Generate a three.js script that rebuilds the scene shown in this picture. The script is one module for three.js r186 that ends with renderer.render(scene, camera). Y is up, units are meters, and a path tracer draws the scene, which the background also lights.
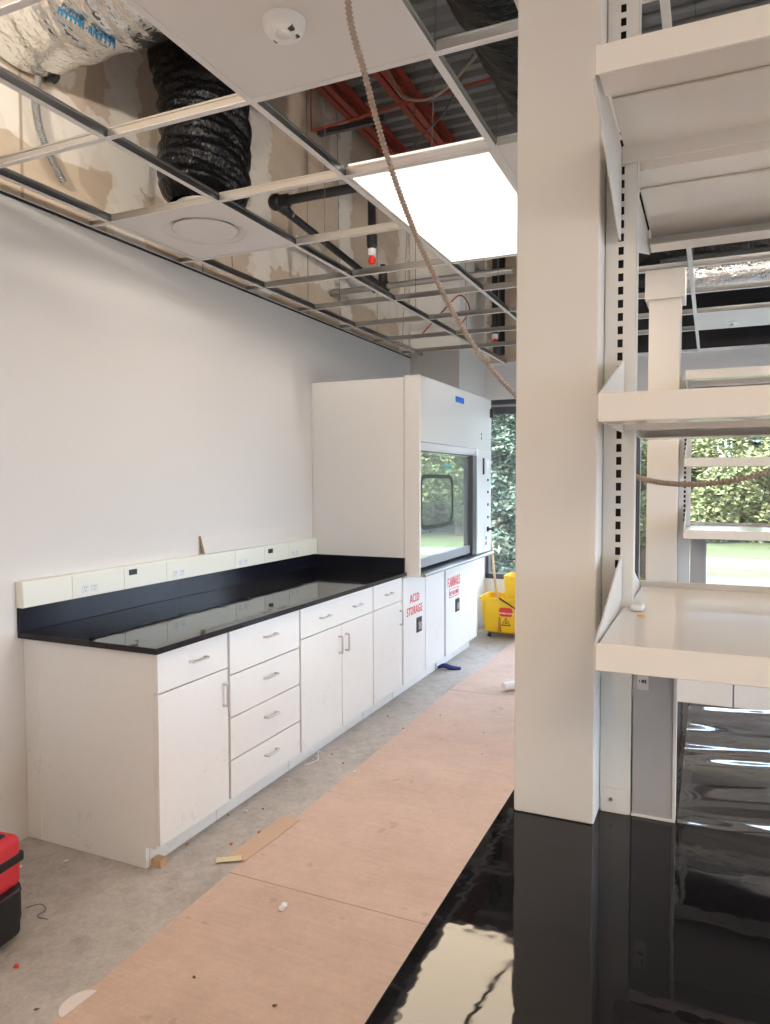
import * as THREE from 'three';
import { RoundedBoxGeometry } from 'three/addons/geometries/RoundedBoxGeometry.js';
import { TextGeometry } from 'three/addons/geometries/TextGeometry.js';
import { FontLoader } from 'three/addons/loaders/FontLoader.js';
import { mergeGeometries } from 'three/addons/utils/BufferGeometryUtils.js';
import { RectAreaLightUniformsLib } from 'three/addons/lights/RectAreaLightUniformsLib.js';

// ------------------------------------------------------------------ camera, sky, sun, lamps, exposure
const scene = new THREE.Scene();
const EYE = 1.547, FPX = 726.25;
const camera = new THREE.PerspectiveCamera(70.367, 770 / 1024, 0.05, 300);
camera.position.set(0, EYE, 0);
camera.rotation.set(-0.0435953, 0.4220449, -0.0025278, 'YXZ');
camera.updateMatrixWorld(true);
scene.background = new THREE.Color().setRGB(6.6, 8.0, 9.8);          // bright hazy sky
const sun = new THREE.DirectionalLight(new THREE.Color().setRGB(1, 0.95, 0.86), 13);
sun.position.set(-10, 30, 18); sun.target.position.set(0, 0, -18);
sun.castShadow = true; sun.shadow.mapSize.set(4096, 4096);
Object.assign(sun.shadow.camera, { left: -35, right: 35, top: 35, bottom: -35, near: 1, far: 110 });
scene.add(sun, sun.target);
RectAreaLightUniformsLib.init();
const PANEL_RADIANCE = 9, PANEL_COLOR = new THREE.Color().setRGB(1, 0.79, 0.55);
const VOID_FILL_COLOR = new THREE.Color().setRGB(1, 0.92, 0.82);
const renderer = new THREE.WebGLRenderer({ antialias: true });
renderer.toneMapping = THREE.LinearToneMapping;
renderer.toneMappingExposure = 1.12;
renderer.shadowMap.enabled = true;

// ------------------------------------------------------------------ helpers
let seed = 12345;
const rnd = () => { seed = (seed * 1664525 + 1013904223) % 4294967296; return seed / 4294967296; };
const rr = (a, b) => a + (b - a) * rnd();
const V = (x, y, z) => new THREE.Vector3(x, y, z);
function ray(px, py) { return V((px - 385) / FPX, -(py - 512) / FPX, -1).applyQuaternion(camera.quaternion); }
function onY(px, py, h) { const d = ray(px, py); return d.multiplyScalar((h - EYE) / d.y).add(V(0, EYE, 0)); }
function onX(px, py, X) { const d = ray(px, py); return d.multiplyScalar(X / d.x).add(V(0, EYE, 0)); }
function onZ(px, py, Z) { const d = ray(px, py); return d.multiplyScalar(Z / d.z).add(V(0, EYE, 0)); }

const used = {};
function numbered(n) { const k = used[n] = (used[n] ?? -1) + 1; return k ? n + '_' + String(k).padStart(3, '0') : n; }
const rootPos = new WeakMap();
function thing(name, label, category, [x, y, z] = [0, 0, 0], group, kind) {
  const o = new THREE.Group(); o.name = numbered(name); o.position.set(x, y, z); scene.add(o);
  o.userData = { label, category };
  if (group) o.userData.group = group;
  if (kind) o.userData.kind = kind;
  rootPos.set(o, o.position);
  return o;
}
function part(parent, name, geo, mat, label) {
  const p = rootPos.get(parent);
  geo.translate(-p.x, -p.y, -p.z);
  const m = new THREE.Mesh(geo, mat); m.name = name; m.castShadow = m.receiveShadow = true;
  if (label) m.userData.label = label;
  parent.add(m); rootPos.set(m, p);
  return m;
}
function solo(name, label, category, geo, mat, group, kind) {
  geo.computeBoundingBox();
  const b = geo.boundingBox, c = [(b.min.x + b.max.x) / 2, b.min.y, (b.min.z + b.max.z) / 2];
  geo.translate(-c[0], -c[1], -c[2]);
  const m = new THREE.Mesh(geo, mat); m.name = numbered(name); m.position.set(...c); m.castShadow = m.receiveShadow = true;
  m.userData = { label, category };
  if (group) m.userData.group = group;
  if (kind) m.userData.kind = kind;
  scene.add(m); rootPos.set(m, m.position);
  return m;
}
function uvm(g) {                                                       // uv in metres, by the way the face points
  const p = g.attributes.position, n = g.attributes.normal, uv = new Float32Array(p.count * 2);
  for (let i = 0; i < p.count; i++) {
    const ax = Math.abs(n.getX(i)), ay = Math.abs(n.getY(i)), az = Math.abs(n.getZ(i));
    if (ay >= ax && ay >= az) { uv[2 * i] = p.getX(i); uv[2 * i + 1] = p.getZ(i); }
    else if (ax >= az) { uv[2 * i] = p.getZ(i); uv[2 * i + 1] = p.getY(i); }
    else { uv[2 * i] = p.getX(i); uv[2 * i + 1] = p.getY(i); }
  }
  g.setAttribute('uv', new THREE.BufferAttribute(uv, 2));
  return g;
}
function bx(x0, x1, y0, y1, z0, z1) {
  const g = new THREE.BoxGeometry(Math.abs(x1 - x0), Math.abs(y1 - y0), Math.abs(z1 - z0)).toNonIndexed();
  g.translate((x0 + x1) / 2, (y0 + y1) / 2, (z0 + z1) / 2);
  return uvm(g);
}
function rb(x0, x1, y0, y1, z0, z1, r = 0.002, s = 1) {
  const w = Math.abs(x1 - x0), h = Math.abs(y1 - y0), d = Math.abs(z1 - z0);
  const g = new RoundedBoxGeometry(w, h, d, s, Math.min(r, w / 2.01, h / 2.01, d / 2.01));
  g.translate((x0 + x1) / 2, (y0 + y1) / 2, (z0 + z1) / 2);
  return uvm(g);
}
function flat(g) { g = g.index ? g.toNonIndexed() : g; for (const k of Object.keys(g.attributes)) if (!['position', 'normal', 'uv'].includes(k)) g.deleteAttribute(k); return g; }
const merge = (list) => mergeGeometries(list.map(flat));
function cyl(a, b, r, seg = 14, r2 = r) {
  const d = b.clone().sub(a), g = new THREE.CylinderGeometry(r2, r, d.length(), seg, 1);
  g.applyQuaternion(new THREE.Quaternion().setFromUnitVectors(V(0, 1, 0), d.clone().normalize()));
  g.translate((a.x + b.x) / 2, (a.y + b.y) / 2, (a.z + b.z) / 2);
  return flat(g);
}
const tube = (pts, r, n = 32, s = 8) => flat(new THREE.TubeGeometry(new THREE.CatmullRomCurve3(pts), n, r, s));
function tubeR(pts, n, s, rad, cap = false) {                           // a tube whose radius changes along and around
  const c = new THREE.CatmullRomCurve3(pts), fr = c.computeFrenetFrames(n), pos = [], idx = [], uv = [];
  for (let i = 0; i <= n; i++) {
    const p = c.getPointAt(i / n);
    for (let j = 0; j <= s; j++) {
      const a = (j % s) / s * Math.PI * 2, r = rad(i / n, a, i);
      const q = p.clone().addScaledVector(fr.normals[i], Math.cos(a) * r).addScaledVector(fr.binormals[i], Math.sin(a) * r);
      pos.push(q.x, q.y, q.z); uv.push(j / s * 2, i / n * c.getLength());
    }
  }
  for (let i = 0; i < n; i++) for (let j = 0; j < s; j++) { const a = i * (s + 1) + j, b = a + s + 1; idx.push(a, a + 1, b, b, a + 1, b + 1); }
  const g = new THREE.BufferGeometry();
  g.setAttribute('position', new THREE.Float32BufferAttribute(pos, 3)); g.setAttribute('uv', new THREE.Float32BufferAttribute(uv, 2)); g.setIndex(idx);
  g.computeVertexNormals();
  return flat(g);
}
function extrude(pts, depth, bevel = 0, holes = []) {                   // polygon in xy, thick along +z
  const s = new THREE.Shape(pts.map(([x, y]) => new THREE.Vector2(x, y)));
  for (const h of holes) s.holes.push(new THREE.Path(h.map(([x, y]) => new THREE.Vector2(x, y))));
  return flat(new THREE.ExtrudeGeometry(s, { depth, bevelEnabled: bevel > 0, bevelSize: bevel, bevelThickness: bevel, bevelSegments: 1 }));
}
function rounded(w, h, r, n = 6) {
  const o = [];
  for (const [cx, cy, a] of [[w / 2 - r, h / 2 - r, 0], [-w / 2 + r, h / 2 - r, 1], [-w / 2 + r, -h / 2 + r, 2], [w / 2 - r, -h / 2 + r, 3]])
    for (let i = 0; i <= n; i++) { const t = (a + i / n) * Math.PI / 2; o.push([cx + r * Math.cos(t), cy + r * Math.sin(t)]); }
  return o;
}
// procedural noise textures (tileable)
function noiseGrid(n, cells, s0) {
  let s = s0; const q = () => { s = (s * 1664525 + 1013904223) % 4294967296; return s / 4294967296; };
  const cy = Array.isArray(cells) ? cells[1] : cells, cx = Array.isArray(cells) ? cells[0] : cells, L = Array.from({ length: cx * cy }, q), o = new Float32Array(n * n), f = (t) => t * t * (3 - 2 * t);
  for (let y = 0; y < n; y++) for (let x = 0; x < n; x++) {
    const u = x / n * cx, v = y / n * cy, i = Math.floor(u), j = Math.floor(v), a = f(u - i), b = f(v - j), at = (p, r) => L[(r % cy) * cx + (p % cx)];
    o[y * n + x] = (at(i, j) * (1 - a) + at(i + 1, j) * a) * (1 - b) + (at(i, j + 1) * (1 - a) + at(i + 1, j + 1) * a) * b;
  }
  return o;
}
function fbm(n, layers, s0 = 7) {
  const o = new Float32Array(n * n);
  layers.forEach(([c, w], k) => { const g = noiseGrid(n, c, s0 + k * 991); for (let i = 0; i < o.length; i++) o[i] += (g[i] - 0.5) * w; });
  return o;
}
function tex(n, fn, repeat = 1, srgb = true) {
  const d = new Uint8Array(n * n * 4);
  for (let i = 0; i < n * n; i++) { const c = fn(i, i % n, Math.floor(i / n)); for (let k = 0; k < 3; k++) d[4 * i + k] = Math.max(0, Math.min(255, c[k] * 255)); d[4 * i + 3] = 255; }
  const t = new THREE.DataTexture(d, n, n); t.wrapS = t.wrapT = THREE.RepeatWrapping; t.magFilter = THREE.LinearFilter; t.minFilter = THREE.LinearMipmapLinearFilter; t.generateMipmaps = true;
  if (srgb) t.colorSpace = THREE.SRGBColorSpace;
  t.repeat.set(...(Array.isArray(repeat) ? repeat : [repeat, repeat])); t.needsUpdate = true;
  return t;
}
const mat = (rgb, roughness = 0.6, extra = {}) => new THREE.MeshStandardMaterial({ color: new THREE.Color().setRGB(...rgb), roughness, ...extra });
const phys = (rgb, roughness, extra = {}) => new THREE.MeshPhysicalMaterial({ color: new THREE.Color().setRGB(...rgb), roughness, ...extra });

// ------------------------------------------------------------------ materials
const nWall = fbm(256, [[40, 0.5], [90, 0.6]], 3);
const orange = tex(256, (i) => { const v = 0.5 + nWall[i]; return [v, v, v]; }, 3, false);
const M = {};
M.wall = mat([0.74, 0.71, 0.68], 0.75, { bumpMap: orange, bumpScale: 0.0006 });
M.paint = mat([0.78, 0.755, 0.72], 0.6);
{
  const a = fbm(512, [[6, 0.5], [23, 0.35], [70, 0.3], [190, 0.35]], 11), b = fbm(512, [[9, 0.7], [35, 0.5]], 31);
  M.concrete = mat([1, 1, 1], 0.62, { map: tex(512, (i) => { const v = a[i] * 0.16 + (b[i] > 0.3 ? -0.035 : 0); return [0.715 + v, 0.685 + v, 0.66 + v]; }, 0.7), bumpMap: tex(512, (i) => [0.5 + a[i], 0, 0], 0.7, false), bumpScale: 0.0008 });
}
{
  const a = fbm(512, [[5, 0.5], [17, 0.3], [60, 0.2], [[12, 240], 0.25], [230, 0.25]], 51), b = fbm(512, [[14, 0.6], [50, 0.6]], 77);
  M.paper = mat([1, 1, 1], 0.8, { map: tex(512, (i) => { const v = a[i] * 0.11 - (b[i] > 0.42 ? 0.05 : 0); return [0.82 + v, 0.71 + v, 0.645 + v]; }, 0.55) });
}
M.cardboard = mat([0.55, 0.36, 0.22], 0.85);
M.cardboardLight = mat([0.62, 0.43, 0.31], 0.85);
{
  const a = fbm(256, [[5, 0.6], [30, 0.5], [90, 0.4]], 91);
  M.cabinet = mat([1, 1, 1], 0.38, { map: tex(256, (i) => { const v = (a[i] < -0.47 ? -0.035 : 0) + a[i] * 0.01; return [0.925 + v, 0.925 + v, 0.92 + v]; }, 1.1) });
}
M.cabinetBody = M.cabinet;
{
  const a = fbm(512, [[[4, 9], 0.7], [[11, 26], 0.45], [[40, 18], 0.25], [90, 0.12]], 131), b = fbm(512, [[5, 0.7], [[9, 60], 0.5], [120, 0.3]], 141);
  const bump = tex(512, (i) => [0.5 + a[i] * 0.5, 0, 0], 0.9, false);
  M.epoxy = phys([0.011, 0.011, 0.014], 0.06, { bumpMap: bump, bumpScale: 0.0008, specularIntensity: 0.62, roughnessMap: tex(512, (i) => [0, 0.55 + (b[i] > 0.22 ? 0.9 : 0) * 0.4 + b[i] * 0.3, 0], 0.8, false), ior: 1.5 });
  M.epoxyBack = phys([0.010, 0.011, 0.018], 0.2, { ior: 1.5, specularIntensity: 0.55 });
}
M.chrome = mat([0.62, 0.60, 0.58], 0.28, { metalness: 1 });
M.steel = mat([0.36, 0.36, 0.37], 0.38, { metalness: 1 });
M.cream = mat([0.86, 0.86, 0.76], 0.4);
M.black = mat([0.02, 0.02, 0.022], 0.4);
M.blackMatte = mat([0.015, 0.015, 0.017], 0.75);
M.red = mat([0.62, 0.03, 0.045], 0.6);
M.redText = mat([0.72, 0.05, 0.07], 0.5);
M.white = mat([0.85, 0.85, 0.84], 0.5);
M.hood = mat([0.80, 0.79, 0.775], 0.3);
M.hoodFront = mat([0.84, 0.84, 0.83], 0.16);
M.hoodInside = mat([0.50, 0.51, 0.50], 0.5);
M.frameDark = mat([0.07, 0.07, 0.08], 0.35);
M.frameGrey = mat([0.30, 0.31, 0.33], 0.35);
M.glass = phys([1, 1, 1], 0.0, { transmission: 1, thickness: 0, ior: 1.5 });
M.sash = phys([0.84, 0.92, 0.86], 0.0, { transmission: 0.7, metalness: 0.72, thickness: 0, ior: 2.0 });
M.shelf = mat([0.82, 0.785, 0.745], 0.09);
M.upright = mat([0.80, 0.79, 0.76], 0.32);
M.post = mat([0.46, 0.455, 0.47], 0.35);
M.tile = mat([0.80, 0.78, 0.76], 0.9);
M.teeFlange = mat([0.78, 0.77, 0.75], 0.45);
M.galvBright = mat([0.40, 0.40, 0.39], 0.28, { metalness: 1 });
M.deck = mat([0.20, 0.20, 0.205], 0.5);
M.joist = mat([0.33, 0.055, 0.035], 0.6);
M.redPipe = mat([0.36, 0.05, 0.03], 0.5);
M.blackPipe = mat([0.016, 0.016, 0.017], 0.35);
M.galv = mat([0.42, 0.42, 0.41], 0.4, { metalness: 0.7 });
M.wire = mat([0.16, 0.155, 0.15], 0.5, { metalness: 0.5 });
{
  const a = fbm(256, [[[10, 24], 0.8], [[24, 60], 0.5], [70, 0.4]], 171);
  const bump = tex(256, (i) => [0.5 + a[i] * 0.6, 0, 0], [1.5, 1.5], false);
  M.foil = mat([0.80, 0.80, 0.79], 0.24, { metalness: 1, bumpMap: bump, bumpScale: 0.008 });
  M.flexBlack = phys([0.003, 0.003, 0.004], 0.34, { bumpMap: bump, bumpScale: 0.012, specularIntensity: 0.5 });
}
M.conduit = mat([0.46, 0.37, 0.31], 0.45, { metalness: 0.5 });
M.yellow = mat([0.92, 0.56, 0.01], 0.35);
M.wood = mat([0.62, 0.40, 0.22], 0.6);
M.film = phys([0.99, 0.99, 0.99], 0.05, { transmission: 0.97, thickness: 0, ior: 1.5 });
M.blueTape = mat([0.03, 0.18, 0.72], 0.6);
M.navy = mat([0.03, 0.05, 0.25], 0.6);
M.emit = new THREE.MeshStandardMaterial({ color: 0xffffff, emissive: new THREE.Color().setRGB(1, 0.97, 0.9), emissiveIntensity: 1.1, roughness: 0.6 });
M.bulb = new THREE.MeshStandardMaterial({ color: 0xffffff, emissive: VOID_FILL_COLOR.clone(), emissiveIntensity: 2 });
{
  // unpainted gypsum board above the ceiling line, with bands and wipes of joint compound
  const c = document.createElement('canvas'); c.width = 1024; c.height = 512; const g = c.getContext('2d');
  g.fillStyle = '#c4b19a'; g.fillRect(0, 0, 1024, 512);
  const n = fbm(256, [[5, 0.6], [20, 0.4]], 201);
  for (let i = 0; i < 900; i++) { g.fillStyle = 'rgba(' + (n[(i * 71) % 65536] > 0 ? '222,208,190' : '178,156,132') + ',0.10)'; g.fillRect(rnd() * 1024, rnd() * 512, rr(10, 90), rr(6, 40)); }
  g.fillStyle = '#e6ddd2';
  const blob = (x, y, w, h) => { g.beginPath(); for (let k = 0; k <= 22; k++) { const t = k / 22 * Math.PI * 2, m = 0.85 + 0.3 * rnd(); g.lineTo(x + Math.cos(t) * w * m, y + Math.sin(t) * h * m); } g.fill(); };
  for (let x = 60; x < 1024; x += 164) { g.globalAlpha = 0.75; for (let y = 0; y < 512; y += 22) blob(x + rr(-3, 3), y, rr(12, 19), 24); }
  g.globalAlpha = 0.75;
  for (let x = 0; x < 1024; x += 26) blob(x, 400 + rr(-8, 8), 24, rr(30, 44));
  g.globalAlpha = 0.6;
  for (let i = 0; i < 46; i++) blob(rnd() * 1024, rnd() * 512, rr(5, 16), rr(16, 46));
  g.globalAlpha = 1; g.strokeStyle = '#8d7a66'; g.lineWidth = 1.4;
  for (let x = 142; x < 1024; x += 164) { g.beginPath(); g.moveTo(x, 0); g.lineTo(x, 512); g.stroke(); }
  const t = new THREE.CanvasTexture(c); t.colorSpace = THREE.SRGBColorSpace; t.wrapS = t.wrapT = THREE.RepeatWrapping; t.repeat.set(1 / 7.5, 1 / 1.8);
  M.gypsum = mat([1, 1, 1], 0.9, { map: t });
}
{
  const a = fbm(256, [[12, 0.5], [60, 0.6], [120, 0.6]], 221);
  M.grass = mat([1, 1, 1], 0.95, { map: tex(256, (i) => { const v = a[i] * 0.14; return [0.30 + v, 0.335 + v, 0.185 + v]; }, 0.35) });
  M.pavement = mat([1, 1, 1], 0.9, { map: tex(256, (i) => { const v = a[i] * 0.05; return [0.31 + v, 0.31 + v, 0.325 + v]; }, 0.3) });
  M.sidewalk = mat([0.17, 0.16, 0.145], 0.9);
}
M.bark = mat([0.06, 0.045, 0.035], 0.95);
M.leaf = new THREE.MeshStandardMaterial({ vertexColors: true, roughness: 0.85, side: THREE.DoubleSide });

// ------------------------------------------------------------------ the room
const XW = -2.69, ZF = -7.45, CEIL = 2.743, DECK = 4.45, XR = 5.0, ZB = 3.2;
function structure(name, label, geo, m) { return solo(name, label, 'building part', geo, m, null, 'structure'); }
structure('floor', 'bare grey concrete floor of the lab', bx(XW - 0.15, XR + 0.15, -0.15, 0, ZF - 0.15, ZB + 0.15), M.concrete);
{
  const w = thing('wall_left', 'off white painted wall behind the long bench', 'wall', [XW, 0, -2], null, 'structure');
  part(w, 'painted_board', bx(XW - 0.15, XW, 0, CEIL - 0.004, ZF, ZB), M.wall);
  const up = bx(XW - 0.15, XW - 0.004, CEIL - 0.004, DECK + 0.1, ZF, ZB);
  const uv = up.attributes.uv; for (let i = 0; i < uv.count; i++) uv.setXY(i, -uv.getX(i), uv.getY(i) - CEIL);
  part(w, 'bare_board', up, M.gypsum, 'unpainted plasterboard with smeared joint compound above the ceiling grid');
  part(w, 'reveal_strip', bx(XW, XW + 0.012, CEIL - 0.012, CEIL - 0.004, ZF + 0.86, ZB), M.blackMatte, 'thin black reveal line under the ceiling edge');
}
const SILL = 0.50, HEAD = 2.385, MUL = [-2.185, -0.67, 0.79, 2.25, 3.71];
{
  const w = thing('wall_far', 'white window wall at the far end', 'wall', [0, 0, ZF], null, 'structure');
  part(w, 'lower_wall', bx(XW - 0.15, XR + 0.15, 0, SILL, ZF - 0.18, ZF), M.paint);
  part(w, 'header', bx(XW - 0.15, XR + 0.15, HEAD, CEIL, ZF - 0.18, ZF), M.paint);
  part(w, 'upper_board', bx(XW - 0.15, -1.3, CEIL, DECK + 0.1, ZF - 0.18, ZF), M.gypsum);
  part(w, 'dark_backing', bx(-1.3, XR + 0.15, CEIL, DECK + 0.1, ZF - 0.18, ZF), M.blackMatte, 'added dark backing that makes the upper wall read as shaded');  // black backing stands in for the darkness of the ceiling void
  part(w, 'pier', bx(XW - 0.15, MUL[0], SILL, HEAD, ZF - 0.18, ZF), M.paint);
  part(w, 'pier', bx(MUL[4], XR + 0.15, SILL, HEAD, ZF - 0.18, ZF), M.paint);
}
for (let k = 0; k < 4; k++) {
  const x0 = MUL[k], x1 = MUL[k + 1], zc = ZF - 0.07, f = 0.045;
  const w = thing('window_' + (k + 1), 'black framed fixed window in the far wall', 'window', [(x0 + x1) / 2, SILL, zc], 'far wall windows', 'structure');
  part(w, 'jamb', rb(x0, x0 + f * 0.8, SILL, HEAD, zc - 0.04, zc + 0.05), M.frameDark);
  part(w, 'jamb', rb(x1 - f * 0.8, x1, SILL, HEAD, zc - 0.04, zc + 0.05), M.frameDark);
  part(w, 'head_rail', rb(x0, x1, HEAD - 0.05, HEAD, zc - 0.04, zc + 0.07), M.frameDark);
  part(w, 'bottom_rail', rb(x0, x1, SILL, SILL + 0.055, zc - 0.04, zc + 0.05), M.frameDark);
  part(w, 'pane', bx(x0 + f * 0.7, x1 - f * 0.7, SILL + 0.04, HEAD - 0.04, zc - 0.003, zc), M.glass);
  const b = part(w, 'blind_cassette', rb(x0 + 0.03, x1 - 0.03, HEAD - 0.155, HEAD - 0.055, zc + 0.012, zc + 0.065, 0.01), M.frameDark);
  part(b, 'blind_hem', rb(x0 + 0.04, x1 - 0.04, HEAD - 0.075, HEAD - 0.05, zc + 0.05, zc + 0.07, 0.004), M.galv);
}
structure('wall_corner', 'white boxed-out column in the corner behind the fume hood', bx(XW, -2.19, 0, 4.15, ZF, -6.6), M.paint);
{ // right wall with its own ribbon of windows
  const w = thing('wall_right', 'white window wall on the right side of the lab', 'wall', [XR, 0, -2], null, 'structure'), zs = [-6.9, -5.2, -3.5, -1.8, -0.1, 1.6];
  part(w, 'lower_wall', bx(XR, XR + 0.15, 0, SILL, ZF, ZB), M.paint);
  part(w, 'header', bx(XR, XR + 0.15, HEAD, DECK + 0.1, ZF, ZB), M.paint);
  part(w, 'pier', bx(XR, XR + 0.15, SILL, HEAD, ZF, zs[0]), M.paint);
  part(w, 'pier', bx(XR, XR + 0.15, SILL, HEAD, zs[5], ZB), M.paint);
  for (let k = 0; k < 5; k++) {
    const a = zs[k], b = zs[k + 1], x = XR + 0.06, o = thing('window_' + (k + 5), 'black framed fixed window in the right wall', 'window', [x, SILL, (a + b) / 2], 'right wall windows', 'structure');
    part(o, 'jamb', rb(x - 0.04, x + 0.04, SILL, HEAD, a, a + 0.035), M.frameDark); part(o, 'jamb', rb(x - 0.04, x + 0.04, SILL, HEAD, b - 0.035, b), M.frameDark);
    part(o, 'head_rail', rb(x - 0.04, x + 0.04, HEAD - 0.05, HEAD, a, b), M.frameDark); part(o, 'bottom_rail', rb(x - 0.04, x + 0.04, SILL, SILL + 0.05, a, b), M.frameDark);
    part(o, 'pane', bx(x - 0.003, x, SILL + 0.04, HEAD - 0.04, a + 0.03, b - 0.03), M.glass);
  }
}
structure('wall_back', 'plain white wall at the back of the lab', bx(XW - 0.15, XR + 0.15, 0, DECK + 0.1, ZB, ZB + 0.15), M.wall);
{
  const pts = [], P = 0.152; let u = -ZB;
  for (; u < -ZF; u += P) pts.push([u, DECK], [u + 0.055, DECK], [u + 0.075, DECK + 0.04], [u + 0.132, DECK + 0.04]);
  pts.push([u, DECK], [u, DECK + 0.09], [-ZB, DECK + 0.09]);
  const g = extrude(pts, XR - XW + 0.1); g.rotateY(Math.PI / 2); g.translate(XW - 0.05, 0, 0);
  structure('roof_deck', 'dark corrugated metal roof deck above the open ceiling', g, M.deck);
  structure('roof_light_block', 'flat roof slab added out of view over the metal deck to block light', bx(XW - 0.15, XR + 0.15, DECK + 0.1, DECK + 0.3, ZF - 0.18, ZB + 0.15), M.concrete);  // unseen slab added so no outside light enters from above
}

// ------------------------------------------------------------------ suspended ceiling grid
const GX = []; for (let i = 0; i < 13; i++) GX.push(-2.565 + 0.61 * i);        // -2.565, -1.955, -1.345, -0.735, -0.125 ...
const GZ = []; for (let i = 0; i < 16; i++) GZ.push(-6.394 + 0.6317 * i);      // ... -2.604, -1.972, -1.34 ...
const zAt = (v) => GZ.reduce((a, b) => Math.abs(b - v) < Math.abs(a - v) ? b : a);
const xAt = (v) => GX.reduce((a, b) => Math.abs(b - v) < Math.abs(a - v) ? b : a);
const ceiling = thing('ceiling', 'half finished suspended ceiling grid with most tiles missing', 'ceiling', [0, CEIL, 0], null, 'structure');
function tee(name, len, web, place) {                                    // along +z from 0: white rolled flange, bare galvanised web and bulb
  const f = part(ceiling, name, place(rb(-0.012, 0.012, 0, 0.0016, 0, len, 0.0005)), M.teeFlange);
  part(f, 'web', place(merge([bx(-0.0012, 0.0012, 0.0016, web, 0, len), rb(-0.0035, 0.0035, web - 0.008, web, 0, len, 0.001)])), M.galvBright);
}
for (const x of GX) {
  tee('main_tee', ZB - ZF - 0.01, 0.042, (g) => g.translate(x, CEIL, ZF + 0.005));
}
for (let i = -1; i < GX.length; i++) for (let j = 0; j < GZ.length; j++) {
  const x0 = i < 0 ? XW + 0.002 : GX[i] + 0.012, x1 = i + 1 < GX.length ? GX[i + 1] - 0.012 : XR - 0.002;
  if (x1 - x0 < 0.03 || GZ[j] > ZB - 0.05 || (GZ[j] < -5.2 && x0 > 2.5)) continue;
  if (x0 > -1.4 && x0 < -1.2 && Math.abs(GZ[j] - zAt(-3.24)) < 0.1) continue;         // under the long light
  if (x0 > -1.4 && x0 < -1.2 && Math.abs(GZ[j] - zAt(-1.34)) < 0.1) continue;         // over the long tile
  tee('cross_tee', x1 - x0, i < 0 ? 0.025 : 0.038, (g) => g.rotateY(Math.PI / 2).translate(x0, CEIL, GZ[j]));
}
part(ceiling, 'wall_angle', rb(XW, XW + 0.02, CEIL - 0.004, CEIL - 0.002, ZF, ZB, 0.0005), M.white);
part(ceiling, 'wall_angle', rb(-2.19, XR, CEIL - 0.001, CEIL + 0.022, ZF, ZF + 0.022, 0.0005), M.white);
const tile = (x0, x1, z0, z1) => part(ceiling, 'ceiling_tile', rb(x0 + 0.006, x1 - 0.006, CEIL + 0.002, CEIL + 0.018, z0 + 0.006, z1 - 0.006, 0.001), M.tile);
tile(GX[2], GX[3], zAt(-1.97), zAt(-0.71));                              // long tile with the sensor
tile(GX[3], GX[4], zAt(-3.24), zAt(-2.6));
tile(GX[4], GX[5], zAt(-6.39), zAt(-5.76));
for (let i = 0; i < GX.length - 1; i++) for (let j = 0; j < GZ.length - 1; j++) {
  const zc = (GZ[j] + GZ[j + 1]) / 2, lit = lampCell(GX[i], GZ[j]);
  if (lit) continue;
  if (zc > -0.6 || (GX[i] > 1.0 && zc > -4.6)) tile(GX[i], GX[i + 1], GZ[j], GZ[j + 1]);
}
function lampList() { return [[-1.345, -3.868], [0.485, 0.55], [-1.345, 0.55], [1.705, -3.236], [3.535, -3.236], [1.705, -0.08], [3.535, 0.55]]; }
function lampCell(x, z) { return lampList().slice(1).some(([a, b]) => Math.abs(xAt(a) - x) < 0.05 && (Math.abs(zAt(b) - z) < 0.05 || Math.abs(zAt(b) + 0.6317 - z) < 0.05)); }
lampList().forEach(([lx, lz], k) => {
  const x0 = xAt(lx), z0 = zAt(lz), x1 = x0 + 0.61, z1 = z0 + 2 * 0.6317, e = 0.022;
  const o = thing('ceiling_light', k ? 'flat white light panel in the tiled part of the ceiling' : 'glowing flat white light panel set in the open ceiling grid', 'ceiling light', [(x0 + x1) / 2, CEIL, (z0 + z1) / 2], k ? 'light panels in the tiled ceiling' : null);
  const fr = [];
  fr.push(rb(x0 + 0.013, x0 + e + 0.006, CEIL + 0.002, CEIL + 0.05, z0 + 0.013, z1 - 0.013), rb(x1 - e - 0.006, x1 - 0.013, CEIL + 0.002, CEIL + 0.05, z0 + 0.013, z1 - 0.013));
  fr.push(rb(x0 + e, x1 - e, CEIL + 0.002, CEIL + 0.05, z0 + 0.013, z0 + e + 0.006), rb(x0 + e, x1 - e, CEIL + 0.002, CEIL + 0.05, z1 - e - 0.006, z1 - 0.013));
  fr.push(bx(x0 + 0.013, x1 - 0.013, CEIL + 0.05, CEIL + 0.055, z0 + 0.013, z1 - 0.013));
  part(o, 'frame', merge(fr), M.white);
  part(o, 'diffuser', bx(x0 + e, x1 - e, CEIL + 0.012, CEIL + 0.016, z0 + e, z1 - e), M.emit, 'glowing white diffuser');
  const l = new THREE.RectAreaLight(PANEL_COLOR, PANEL_RADIANCE, x1 - x0 - 2 * e - 0.004, z1 - z0 - 2 * e - 0.004);
  l.name = 'panel_light'; l.position.set(0, 0.008, 0); l.rotation.x = -Math.PI / 2; o.add(l);
});
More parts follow.
